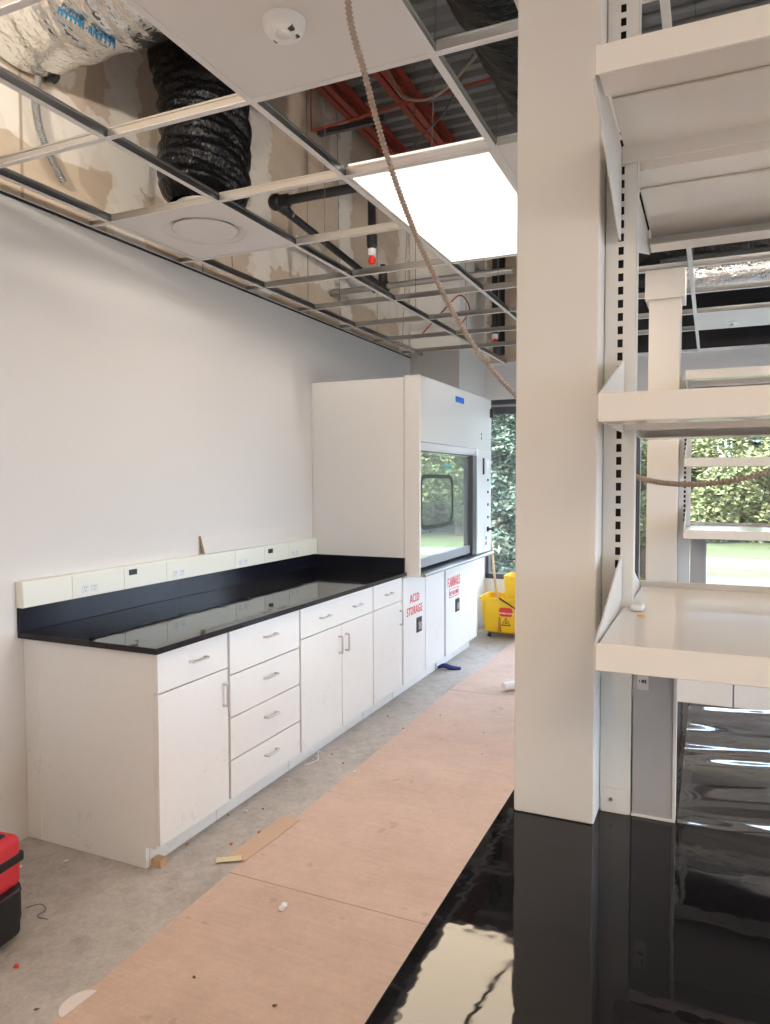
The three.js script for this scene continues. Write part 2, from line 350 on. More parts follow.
{ // round air diffuser in its white square panel
  const x0 = GX[0], x1 = GX[1], z0 = zAt(-3.24), z1 = zAt(-2.6), cx = (x0 + x1) / 2 + 0.02, cz = (z0 + z1) / 2 + 0.03;
  const o = thing('air_diffuser', 'white square ceiling panel with a round air outlet beneath the black duct', 'air vent', [cx, CEIL, cz]);
  const panel = extrude([[x0 + 0.013, -z1 + 0.013], [x1 - 0.013, -z1 + 0.013], [x1 - 0.013, -z0 - 0.013], [x0 + 0.013, -z0 - 0.013]], 0.006, 0, [Array.from({ length: 40 }, (_, i) => { const t = i / 40 * Math.PI * 2; return [cx + 0.19 * Math.cos(t), -cz + 0.19 * Math.sin(t)]; })]);
  panel.rotateX(-Math.PI / 2); panel.translate(0, CEIL + 0.002, 0);
  part(o, 'panel', panel, M.tile);
  const dome = flat(new THREE.LatheGeometry([[0, 0.03], [0.12, 0.028], [0.165, 0.02], [0.185, 0.006], [0.205, 0.0], [0.207, 0.0018]].map(([r, y]) => new THREE.Vector2(r, y)), 40)); dome.translate(cx, CEIL + 0.0005, cz);
  part(o, 'outlet_cone', dome, M.tile);
  const disc = flat(new THREE.LatheGeometry([[0, -0.001], [0.14, 0.0], [0.155, 0.006], [0.15, 0.01], [0, 0.01]].map(([r, y]) => new THREE.Vector2(r, y)), 40)); disc.translate(cx, CEIL + 0.004, cz);
  part(o, 'centre_disc', disc, M.tile);
  part(o, 'duct_collar', cyl(V(cx, CEIL + 0.02, cz), V(cx, CEIL + 0.12, cz), 0.14, 24), M.galv);
}
{ // occupancy sensor
  const c = onY(284, 22, CEIL), o = thing('occupancy_sensor', 'round white motion sensor on the ceiling tile', 'sensor', [c.x, CEIL - 0.04, c.z]);
  const g = flat(new THREE.LatheGeometry([[0, 0], [0.03, 0.001], [0.046, 0.008], [0.054, 0.022], [0.058, 0.041]].map(([r, y]) => new THREE.Vector2(r, y)), 36)); g.translate(c.x, CEIL - 0.04, c.z);
  part(o, 'body', g, M.white);
  const lens = flat(new THREE.SphereGeometry(0.021, 20, 10)); lens.scale(1, 0.45, 1); lens.translate(c.x + 0.005, CEIL - 0.037, c.z + 0.012); part(o, 'lens', lens, mat([0.70, 0.68, 0.66], 0.3));
  for (const [dx, dz] of [[0.03, -0.012], [-0.028, -0.008], [0.034, 0.02]]) for (let k = 0; k < 3; k++) { const q = V(c.x + dx, CEIL - 0.033, c.z + dz + (k - 1) * 0.005); part(o, 'grille_slot', rb(q.x - 0.007, q.x + 0.007, q.y - 0.006, q.y + 0.004, q.z - 0.0012, q.z + 0.0012, 0.0005), M.frameDark); }
}
{ // small sprinkler rosette on the far right tile
  const c = onY(732, 322, CEIL), o = thing('fire_sprinkler', 'small round sprinkler rosette on the far white ceiling tile', 'sprinkler', [c.x, CEIL - 0.025, c.z]);
  part(o, 'rosette', cyl(V(c.x, CEIL - 0.01, c.z), V(c.x, CEIL + 0.002, c.z), 0.04, 24), M.white);
  part(o, 'head', cyl(V(c.x, CEIL - 0.03, c.z), V(c.x, CEIL - 0.01, c.z), 0.012, 12), M.chrome);
}

// ------------------------------------------------------------------ above the ceiling
const hang = DECK;
function joist(x, y, label) {                                             // open web joist along z
  const o = thing('steel_joist', label, 'joist', [x, y, -3.5], null);
  for (const s of [-1, 1]) {
    part(o, 'top_chord', merge([bx(x + s * 0.006, x + s * 0.055, hang - 0.008, hang, ZF, ZB), bx(x + s * 0.006, x + s * 0.012, hang - 0.05, hang, ZF, ZB)]), M.joist);
    part(o, 'bottom_chord', merge([bx(x + s * 0.006, x + s * 0.055, y, y + 0.008, ZF, ZB), bx(x + s * 0.006, x + s * 0.012, y, y + 0.05, ZF, ZB)]), M.joist);
  }
  let k = 0;
  for (let z = ZF + 0.1; z < ZB - 0.5; z += 0.45, k++) part(o, 'web_bar', cyl(V(x, k % 2 ? hang - 0.03 : y + 0.03, z), V(x, k % 2 ? y + 0.03 : hang - 0.03, z + 0.45), 0.009, 8), M.joist);
}
joist(-2.53, 4.30, 'red primed open web joist running along the left wall');
joist(-2.09, 4.30, 'red primed open web joist over the light panel');
joist(0.9, 4.18, 'red primed open web joist over the island shelving');
joist(2.4, 4.18, 'red primed open web joist by the right wall');
solo('sprinkler_pipe', 'thin red sprinkler pipe crossing under the roof deck', 'pipe', merge([cyl(V(-2.605, 4.0, -4.55), V(-1.25, 4.0, -4.42), 0.008), cyl(V(-1.25, 4.0, -4.42), V(-1.25, DECK, -4.42), 0.004), cyl(V(-2.605, 4.0, -4.55), V(-2.605, DECK, -4.55), 0.005)]), M.redPipe);
solo('strut_bar', 'dark grey strut bar fixed to the bare wall board', 'strut', rb(-2.69, -2.15, 4.09, 4.13, -4.83, -4.79), M.frameDark);
{ // black drain pipe
  const y = 3.2, zE = -3.745, o = thing('drain_pipe', 'black plastic pipe with an elbow above the ceiling grid', 'pipe', [-2.385, y, zE]);
  part(o, 'crossing_run', cyl(V(-2.385, y, zE), V(-1.2, y, zE), 0.027, 18), M.blackPipe);
  part(o, 'long_run', cyl(V(-2.385, y - 0.01, zE), V(-2.46, 3.12, -5.35), 0.024, 18), M.blackPipe);
  part(o, 'elbow', merge([flat(new THREE.SphereGeometry(0.05, 18, 12)).translate(-2.385, y, zE), cyl(V(-2.385, y, zE), V(-2.30, y, zE), 0.038, 18), cyl(V(-2.385, y, zE), V(-2.39, y - 0.005, zE - 0.11), 0.036, 18)]), M.blackPipe);
  part(o, 'clamp', cyl(V(-2.393, y - 0.012, zE - 0.16), V(-2.394, y - 0.013, zE - 0.18), 0.028, 18), M.galv);
}
function sprinkler(px, py, y, top, label, r = 0.027, branch) {
  const c = onY(px, py, y), o = thing('sprinkler_drop', label, 'sprinkler', [c.x, y - 0.09, c.z]);
  part(o, 'drop_pipe', cyl(V(c.x, y + 0.06, c.z), V(c.x, top, c.z), r, 16), M.blackPipe);
  part(o, 'reducer', merge([cyl(V(c.x, y + 0.07, c.z), V(c.x, y + 0.13, c.z), r * 1.3, 16), cyl(V(c.x, y + 0.045, c.z), V(c.x, y + 0.07, c.z), r, 16, r * 1.3)]), M.blackPipe);
  part(o, 'nipple', cyl(V(c.x, y, c.z), V(c.x, y + 0.05, c.z), r * 0.95, 16), M.white);
  part(o, 'protective_cap', merge([cyl(V(c.x, y - 0.05, c.z), V(c.x, y, c.z), r * 0.55, 10), rb(c.x - r, c.x + r, y - 0.045, y - 0.02, c.z - 0.006, c.z + 0.006), cyl(V(c.x - r * 0.7, y - 0.03, c.z), V(c.x - r * 0.2, y + 0.01, c.z), 0.008, 8)]), mat([0.85, 0.03, 0.02], 0.4), 'bright red protective cap');
  if (branch) part(o, 'branch_pipe', merge([cyl(V(c.x - 0.02, top, c.z), V(-0.95, top, c.z), r * 0.9, 16), cyl(V(-0.95, top, c.z), V(-0.95, DECK, c.z), r * 0.9, 16)]), M.blackPipe);
  return c;
}
sprinkler(372, 256, 3.0, 3.36, 'black sprinkler drop with a red cap beside the wall pipes', 0.027, true);
sprinkler(495, 339, 2.92, DECK, 'black sprinkler drop with a red cap near the window wall', 0.032);
{ // grey pipe with black tee
  const a = onY(332, 293, 2.98), b = onY(505, 262, 2.98), t = onY(380, 284, 3.0), o = thing('grey_pipe', 'grey metal pipe with a black tee fitting above the grid', 'pipe', [a.x, 2.98, a.z]);
  const ax = XW + 0.012;
  part(o, 'run', cyl(V(ax, 2.98, a.z), V(b.x, 2.98, a.z + 0.02), 0.022, 16), M.galv);
  part(o, 'end_collar', cyl(V(ax + 0.02, 2.98, a.z), V(ax + 0.05, 2.98, a.z), 0.029, 16), M.galv);
  part(o, 'tee_fitting', merge([cyl(V(t.x - 0.06, 2.98, a.z), V(t.x + 0.06, 2.98, a.z), 0.038, 16), cyl(V(t.x + 0.02, 2.98, a.z), V(t.x + 0.02, 3.08, a.z), 0.034, 16)]), M.blackPipe);
  part(o, 'riser', cyl(V(t.x + 0.02, 3.08, a.z), V(t.x + 0.02, 3.14, a.z), 0.022, 14), M.blackPipe);
}
for (const [x, z, r, w] of [[-1.95, -7.12, 0.06, 'thickest'], [-1.70, -7.2, 0.05, 'middle sized'], [-1.5, -7.12, 0.045, 'thinnest']]) solo('riser_pipe', w + ' dark riser pipe above the ceiling by the window wall', 'pipe', cyl(V(x, CEIL + 0.05, z), V(x, DECK, z), r, 14), M.blackPipe, 'riser pipes by the window wall');
function addedVoidLight(x, y, z, power, label) {                            // unseen lamp added above the tiles to brighten the ceiling void
  const o = thing('added_void_lamp', label, 'lamp', [x, y - 0.09, z]);
  part(o, 'bulb', flat(new THREE.SphereGeometry(0.05, 16, 12)).translate(x, y, z), M.bulb);
  part(o, 'socket', cyl(V(x, y - 0.09, z), V(x, y - 0.045, z), 0.025, 14), M.blackMatte);
  part(o, 'foot', rb(x - 0.08, x + 0.08, y - 0.1, y - 0.09, z - 0.08, z + 0.08, 0.003), M.yellow);
  const l = new THREE.PointLight(VOID_FILL_COLOR, power); l.name = 'added_void_light'; l.position.set(0, 0.09, 0); l.castShadow = true; l.shadow.radius = 2.5; o.add(l);
}
addedVoidLight(-1.5, CEIL + 0.13, -0.2, 13, 'added unseen fill lamp on the ceiling tiles over the aisle');
addedVoidLight(0.6, CEIL + 0.13, -0.1, 12, 'added unseen fill lamp on the ceiling tiles over the island');
addedVoidLight(1.5, CEIL + 0.13, -3.9, 10, 'added unseen fill lamp on the ceiling tiles over the second island');
function wrinkled(amp, f1, f2, ph) { return (t, a) => 1 + amp * (Math.sin(t * f1 + Math.sin(a * 2 + ph) * 1.5) * 0.5 + Math.sin(t * f2 + a * 3 + ph) * 0.35 + Math.sin(t * f1 * 2.7 + a * 5) * 0.25 + Math.sin(a * 7 + t * f2 * 1.7) * 0.15); }
{ // black flexible duct dropping to the diffuser
  const w = wrinkled(0.055, 60, 31, 0.4);
  solo('flexible_duct', 'bulky black plastic wrapped duct dropping to the round diffuser', 'duct', tubeR([V(-2.27, 2.865, -2.9), V(-2.265, 3.05, -2.92), V(-2.29, 3.4, -2.95), V(-2.36, 3.75, -2.93), V(-2.32, 4.05, -2.85)], 150, 48, (t, a) => 0.215 * w(t, a) * (t < 0.05 ? 0.66 + t * 6.8 : 1)), M.flexBlack);
}
{ // foil wrapped main duct from the left wall
  const w = wrinkled(0.02, 40, 23, 1.7);
  const o = thing('foil_duct', 'shiny foil wrapped duct leaving the left wall', 'duct', [-2.2, 3.4, -2.2]);
  part(o, 'wrap', tubeR([V(XW + 0.03, 3.58, -2.2), V(-2.3, 3.58, -2.2), V(-1.9, 3.58, -2.2), V(-1.32, 3.58, -2.2)], 120, 56, (t, a) => 0.32 * w(t, a)), M.foil);
  part(o, 'end_fitting', merge([cyl(V(-2.675, 3.31, -2.37), V(-2.62, 3.31, -2.35), 0.02, 14), cyl(V(-2.63, 3.30, -2.35), V(-2.615, 3.285, -2.36), 0.024, 14)]), M.blackPipe);
  const hit = (px, py, r) => { const d = ray(px, py), oy = EYE - 3.58, oz = 2.2, A = d.y * d.y + d.z * d.z, Bq = 2 * (oy * d.y + oz * d.z), Cq = oy * oy + oz * oz - r * r, t = (-Bq - Math.sqrt(Math.max(0, Bq * Bq - 4 * A * Cq))) / (2 * A); return d.multiplyScalar(t).add(V(0, EYE, 0)); };
  const marks = []; let gx = 0;
  for (let i = 0; i < 13; i++) { const f = i / 12, c = [60 + 52 * f, 11 + 33 * f]; if (i === 6) continue; const k = [[-3, 2], [0, -4], [1.5, 1], [3, -2], [2, 4]].map(([a, b]) => hit(c[0] + a * (0.7 + 0.3 * Math.sin(i * 7)) , c[1] + b, 0.330)); marks.push(tube(k, 0.0035, 16, 5)); }
  part(o, 'marker_writing', merge(marks), mat([0.03, 0.20, 0.36], 0.7), 'blue marker writing');
}
{ // second foil duct on the right and the black insulated ducts
  const w = wrinkled(0.025, 50, 27, 0.3), w2 = wrinkled(0.04, 44, 30, 2.2);
  solo('foil_duct', 'shiny foil wrapped duct above the second island', 'duct', tubeR([V(-0.35, 2.97, -5.55), V(0.2, 2.97, -5.55), V(1.4, 2.97, -5.55), V(3.4, 2.97, -5.55)], 120, 40, (t, a) => 0.13 * w(t, a)), M.foil);
  solo('foil_duct', 'shiny foil wrapped duct high over the first island', 'duct', tubeR([V(-0.02, 3.45, -1.2), V(0.0, 3.45, -1.9), V(0.02, 3.45, -2.7)], 80, 40, (t, a) => 0.17 * w(t, a)), M.foil);
  solo('black_duct', 'fat black insulated duct over the light panel', 'duct', tubeR([V(-0.78, 3.78, -4.15), V(-0.78, 3.78, -3.5), V(-0.78, 3.76, -2.9), V(-0.9, 3.75, -2.0), V(-1.0, 3.75, -1.0)], 120, 40, (t, a) => 0.33 * w2(t, a)), M.flexBlack);
  solo('black_duct', 'fat black insulated duct beyond the foil duct by the windows', 'duct', tubeR([V(-0.75, 3.35, -6.1), V(0.4, 3.3, -6.1), V(1.8, 3.3, -6.0), V(3.4, 3.3, -6.0)], 120, 40, (t, a) => 0.27 * w2(t, a)), M.flexBlack);
  solo('black_duct', 'fat black insulated duct above the second service column', 'duct', tubeR([V(-0.3, 3.5, -4.45), V(0.4, 3.45, -4.45), V(2.0, 3.45, -4.2), V(3.4, 3.45, -4.2)], 120, 40, (t, a) => 0.25 * w2(t, a)), M.flexBlack);
}
solo('wall_flex_conduit', 'short grey corrugated conduit hanging down the bare left wall', 'conduit', tubeR([V(-2.655, 3.27, -2.30), V(-2.65, 3.17, -2.28), V(-2.645, 3.05, -2.295), V(-2.65, 2.96, -2.35), V(-2.655, 2.88, -2.42)], 240, 10, (t, a, i) => 0.013 + (i % 4 < 2 ? 0.0045 : 0)), M.galv);
{ // hanger wires and stray cables
  const L = 'thin hanger wire holding up the ceiling grid';
  for (const x of [GX[0], GX[1], GX[2], GX[3], GX[4]]) for (const z of [-2.25, -3.55, -4.9, -6.1]) {
    if (x > -0.8 && (z > -4 || z < -6)) continue;
    if (z > -2.5 && x < -1.3) continue;
    const dx = rr(-0.05, 0.05), dz = rr(-0.08, 0.08);
    solo('hanger_wire', L, 'wire', tube([V(x, CEIL + 0.035, z), V(x + dx * 0.3, CEIL + 0.4, z + dz * 0.3), V(x + dx, DECK + 0.01, z + dz)], 0.0022, 8, 5), M.wire, 'ceiling hanger wires');
  }
  solo('loose_cable', 'pale looping cable under the roof deck near the red joist', 'cable', tube([V(-1.95, 4.2, -4.4), V(-1.8, 3.95, -4.3), V(-1.55, 3.85, -4.2), V(-1.3, 3.98, -4.15), V(-1.15, 4.2, -4.2)], 0.009, 40, 6), M.conduit);
  solo('loose_cable', 'thin white cable drooping across the red joists', 'cable', tube([V(-2.3, 4.15, -5.6), V(-2.2, 4.0, -5.4), V(-2.0, 3.98, -5.0), V(-1.75, 4.1, -4.9), V(-1.5, 4.40, -4.8)], 0.007, 40, 6), M.wire);
  solo('loose_cable', 'dark cable looping behind the grey pipe by the wall', 'cable', tube([V(-2.3, 2.8, -5.9), V(-2.15, 3.0, -6.0), V(-2.0, 3.14, -6.05), V(-1.9, 3.0, -6.0), V(-1.95, 2.85, -5.9)], 0.006, 40, 6), M.redPipe);
}
{ // flexible conduit hanging from the ceiling across the room
  const p = [V(-0.60, 3.25, -1.32), V(-0.685, 2.80, -1.42)];
  for (const [px, py, z] of [[348, 0, -1.5], [365, 75, -1.62], [390, 165, -1.78], [426, 258, -2.0], [470, 340, -2.2], [515, 395, -2.32], [580, 450, -2.33], [640, 478, -2.25], [700, 484, -2.15], [770, 472, -2.10], [850, 436, -2.12]]) p.push(onZ(px, py, z));
  p.push(V(0.85, 2.2, -2.3), V(1.0, 2.7, -2.3), V(1.05, 3.3, -2.3));
  solo('flexible_conduit', 'long tan metal flexible conduit swooping down from the ceiling', 'conduit', tubeR(p, 1900, 9, (t, a, i) => (i % 4 < 2 ? 0.0058 : 0.0086)), M.conduit);
}

// ------------------------------------------------------------------ left bench
const XD = -1.957, CT = 0.903, TH = 0.025, CI = 0.88, ZE = -2.19;
function handle(parent, y, z, vertical) {
  const h = 0.048, x = XD + 0.024, p = vertical ? [V(XD - 0.001, y - h, z), V(x, y - h, z), V(x, y + h, z), V(XD - 0.001, y + h, z)] : [V(XD - 0.001, y, z - h), V(x, y, z - h), V(x, y, z + h), V(XD - 0.001, y, z + h)];
  const c = new THREE.CurvePath(); for (let i = 0; i < 3; i++) c.add(new THREE.LineCurve3(p[i], p[i + 1]));
  const q = []; for (let i = 0; i < 3; i++) for (let k = 0; k < 6; k++) q.push(p[i].clone().lerp(p[i + 1], 0.04 + 0.92 * k / 5));
  part(parent, 'handle', flat(new THREE.TubeGeometry(new THREE.CatmullRomCurve3(q, false, 'catmullrom', 0.1), 40, 0.0058, 8)), M.chrome, 'brushed metal bar handle');
}
function cabinetBody(o, z0, z1, first) {
  const xb = XW + 0.01;
  part(o, 'body', merge([rb(xb, XD - 0.021, 0.10, CT - TH - 0.001, z1 + 0.001, z0 - 0.001, 0.001), bx(xb, -2.033 - 0.02, 0.002, 0.10, z1 + 0.001, z0 - 0.02)]), M.cabinetBody);
  part(o, 'toe_kick', rb(-2.05, -2.033, 0.0, 0.102, z1, z0 - (first ? 0.004 : 0), 0.001), M.cabinetBody);
}
const front = (o, name, y0, y1, z0, z1) => part(o, name, rb(XD - 0.019, XD, y0, y1, z1 + 0.003, z0 - 0.003, 0.0015), M.cabinet);
{ // door + drawer unit
  const z0 = ZE - 0.019, z1 = -2.642, o = thing('base_cabinet', 'white base cabinet with one drawer over one door at the bench end', 'cabinet', [-2.3, 0, -2.43]);
  cabinetBody(o, z0, z1, true);
  const pts = [[-XW - 0.002, 0.002], [2.033, 0.002], [2.033, 0.092], [-XD + 0.021, 0.092], [-XD + 0.021, CT - TH - 0.001], [-XW - 0.002, CT - TH - 0.001]].map(([x, y]) => [-x, y]);
  const e = extrude(pts, 0.018, 0.0008); e.translate(0, 0, ZE - 0.0195); part(o, 'end_panel', uvm(e), M.cabinetBody);
  const seamZ = ZE + 0.0005; part(o, 'scribe_strip', rb(XW + 0.002, XW + 0.085, 0.003, CT - TH - 0.002, ZE - 0.01, seamZ + 0.002, 0.001), M.cabinetBody);
  const d = front(o, 'drawer', 0.715, CT - TH - 0.003, ZE + 0.002, z1); handle(d, 0.80, -2.43);
  const r = front(o, 'door', 0.105, 0.709, ZE + 0.002, z1); handle(r, 0.60, -2.605, true);
}
{ // four drawers
  const z0 = -2.645, z1 = -3.262, o = thing('base_cabinet', 'white base cabinet with four stacked drawers', 'cabinet', [-2.3, 0, -2.98]);
  cabinetBody(o, z0, z1);
  const ys = [CT - TH - 0.003, 0.672, 0.478, 0.283, 0.105];
  for (let i = 0; i < 4; i++) { const d = front(o, 'drawer', ys[i + 1] + 0.003, ys[i] - 0.003, z0 - 0.008, z1 + 0.002); handle(d, (ys[i] + ys[i + 1]) / 2 + 0.02, -2.975); }
}
{ // wide unit
  const z0 = -3.265, z1 = -4.165, zm = -3.74, o = thing('base_cabinet', 'wide white base cabinet with one long drawer and double doors', 'cabinet', [-2.3, 0, -3.75]);
  cabinetBody(o, z0, z1);
  const d = front(o, 'drawer', 0.712, CT - TH - 0.003, z0 - 0.006, z1); handle(d, 0.79, -3.525); handle(d, 0.79, -3.93);
  const a = front(o, 'door', 0.105, 0.706, z0 - 0.006, zm); handle(a, 0.595, zm + 0.04, true);
  const b = front(o, 'door', 0.105, 0.706, zm, z1); handle(b, 0.595, zm - 0.045, true);
}
{ // last unit by the hood
  const z0 = -4.168, z1 = -4.645, o = thing('base_cabinet', 'white base cabinet with one drawer over one door next to the hood', 'cabinet', [-2.3, 0, -4.44]);
  cabinetBody(o, z0, z1);
  const d = front(o, 'drawer', 0.712, CT - TH - 0.003, z0 - 0.006, z1); handle(d, 0.79, -4.40);
  const a = front(o, 'door', 0.105, 0.706, z0 - 0.006, z1); handle(a, 0.595, z1 + 0.04, true);
}
{
  const o = thing('countertop', 'glossy black epoxy countertop on the white bench cabinets', 'countertop', [-2.3, CT - TH, -3.4]);
  part(o, 'slab', rb(XW + 0.001, -1.932, CT - TH, CT, -4.676, -2.158, 0.003, 2), M.epoxy);
  part(o, 'backsplash', rb(XW + 0.001, XW + 0.02, CT, 1.008, -4.676, -2.158, 0.002), M.epoxyBack);
  part(o, 'side_splash', rb(XW + 0.02, -1.945, CT, 1.005, -4.676, -4.652, 0.002), M.epoxyBack);
}
{ // cream power raceway along the wall
  const y0 = 1.009, y1 = 1.122, xf = -2.645, Z = [-2.155, onX(72, 575, xf).z, onX(124, 565, xf).z, onX(166.5, 558, xf).z, onX(235.5, 551, xf).z, onX(264.5, 548, xf).z, onX(289, 543, xf).z, -4.672];
  const o = thing('power_raceway', 'long cream power raceway on the wall above the black backsplash', 'raceway', [-2.66, y0, -3.4]);
  part(o, 'channel', rb(XW + 0.001, xf - 0.004, y0, y1, Z[7], Z[0], 0.002), M.cream);
  const cov = [];
  for (let i = 0; i < 7; i++) cov.push(part(o, 'cover_panel', rb(xf - 0.005, xf, y0 + 0.001, y1 - 0.004, Z[i + 1] + 0.0015, Z[i] - 0.0015, 0.001), M.cream));
  const outlet = (i, px, py) => {
    const c = onX(px, py, xf);
    for (const d of [-0.028, 0.028]) {
      const s = part(cov[i], 'socket', rb(xf, xf + 0.002, c.y - 0.018, c.y + 0.018, c.z + d - 0.02, c.z + d + 0.02, 0.001), mat([0.80, 0.80, 0.80], 0.4));
      for (const [dy, dz] of [[0.007, -0.006], [0.007, 0.006], [-0.008, 0]]) { /* pin slots */ const g = bx(xf + 0.001, xf + 0.0025, c.y + dy - 0.004, c.y + dy + 0.004, c.z + d + dz - 0.0015, c.z + d + dz + 0.0015); s.geometry.userData.x = 1; slotList.push([cov[i], g]); }
    }
  };
  const slotList = [];
  outlet(1, 90, 588); outlet(3, 179, 573); outlet(4, 243, 562); outlet(6, 295, 553);
  for (const [p, g] of slotList) part(p, 'pin_slot', g, mat([0.25, 0.28, 0.45], 0.6));
  for (const [i, px, py] of [[2, 133, 572], [5, 270.5, 551]]) { const c = onX(px, py, xf); part(cov[i], 'data_port', rb(xf - 0.001, xf + 0.0015, c.y - 0.014, c.y + 0.014, c.z - 0.028, c.z + 0.028, 0.001), M.black, 'black empty data port'); }
}
{ // loose board leaning on the wall
  const g = rb(-0.006, 0.006, 0, 0.108, -4.262, -3.37, 0.001); g.rotateZ(0.28); g.translate(-2.652, 1.1245, 0);
  const e = part(thing('trim_board', 'loose white trim board leaning on the wall above the raceway', 'board', [-2.65, 1.124, -3.8]), 'face', g, M.wall);
  const k = rb(-0.006, 0.006, 0, 0.108, -3.37, -3.3695, 0.0001); k.rotateZ(0.28); k.translate(-2.652, 1.1245, 0); part(e, 'cut_edge', k, M.cardboard, 'raw brown cut edge');
}

// ------------------------------------------------------------------ fume hood and the cabinets below
const font = await new FontLoader().loadAsync('fonts/droid/droid_sans_bold.typeface.json');
function sideText(parent, name, str, size, x, y, z, m, squeeze = 1) {     // reads from +x, centred on z
  const g = flat(new TextGeometry(str, { font, size, depth: 0.0008, curveSegments: 3, bevelEnabled: false })); g.computeBoundingBox();
  g.translate(-(g.boundingBox.min.x + g.boundingBox.max.x) / 2, 0, 0); g.scale(squeeze, 1, 1); g.rotateY(Math.PI / 2); g.translate(x, y, z);
  return part(parent, name, g, m);
}
function storage(z0, z1, zm, label, lines, latch) {
  const x = XD + 0.004, o = thing('storage_cabinet', label, 'cabinet', [-2.3, 0, (z0 + z1) / 2]);
  part(o, 'body', rb(XW + 0.01, x - 0.024, 0.10, 0.868, z1 + 0.002, z0 - 0.002, 0.002), M.cabinetBody);
  part(o, 'base', rb(XW + 0.01, -2.033, 0, 0.10, z1 + 0.002, z0 - 0.002, 0.001), M.cabinetBody);
  const mk = (a, b) => part(o, 'door', rb(x - 0.022, x, 0.108, 0.862, b + 0.003, a - 0.003, 0.003), M.cabinet);
  const d = zm ? mk(z0 - 0.008, zm) : mk(z0 - 0.01, z1 + 0.01);
  if (zm) mk(zm, z1 + 0.012);
  for (const [s, size, y, z, sq] of lines) sideText(d, 'lettering', s, size, x, y, z, M.redText, sq);
  const h = part(d, 'latch', rb(x - 0.004, x + 0.007, latch[0] - 0.055, latch[0] + 0.055, latch[1] - 0.048, latch[1] + 0.048, 0.004), M.black, 'black paddle latch');
  part(h, 'paddle', rb(x + 0.007, x + 0.012, latch[0] - 0.035, latch[0] + 0.02, latch[1] - 0.026, latch[1] + 0.03, 0.003), M.frameGrey);
  return [o, d, x];
}
storage(-4.65, -5.525, -5.09, 'white under-hood cabinet lettered ACID STORAGE in red', [['ACID', 0.06, 0.665, -4.87, 0.95], ['STORAGE', 0.06, 0.577, -4.87, 0.84]], [0.485, -4.955]);
{
  const [, d, x] = storage(-5.545, -6.43, 0, 'white under-hood cabinet lettered FLAMMABLE in red', [['FLAMMABLE', 0.08, 0.665, -5.755, 0.5], ['KEEP FIRE AWAY', 0.036, 0.591, -5.755, 0.62]], [0.49, -5.84]);
  const fr = []; const za = -5.635, zb = -5.875, ya = 0.574, yb = 0.648, t = 0.006;
  fr.push(bx(x, x + 0.0008, ya, ya + t, zb, za), bx(x, x + 0.0008, yb - t, yb, zb, za), bx(x, x + 0.0008, ya, yb, za - t, za), bx(x, x + 0.0008, ya, yb, zb, zb + t));
  part(d, 'lettering_border', merge(fr), M.redText);
}
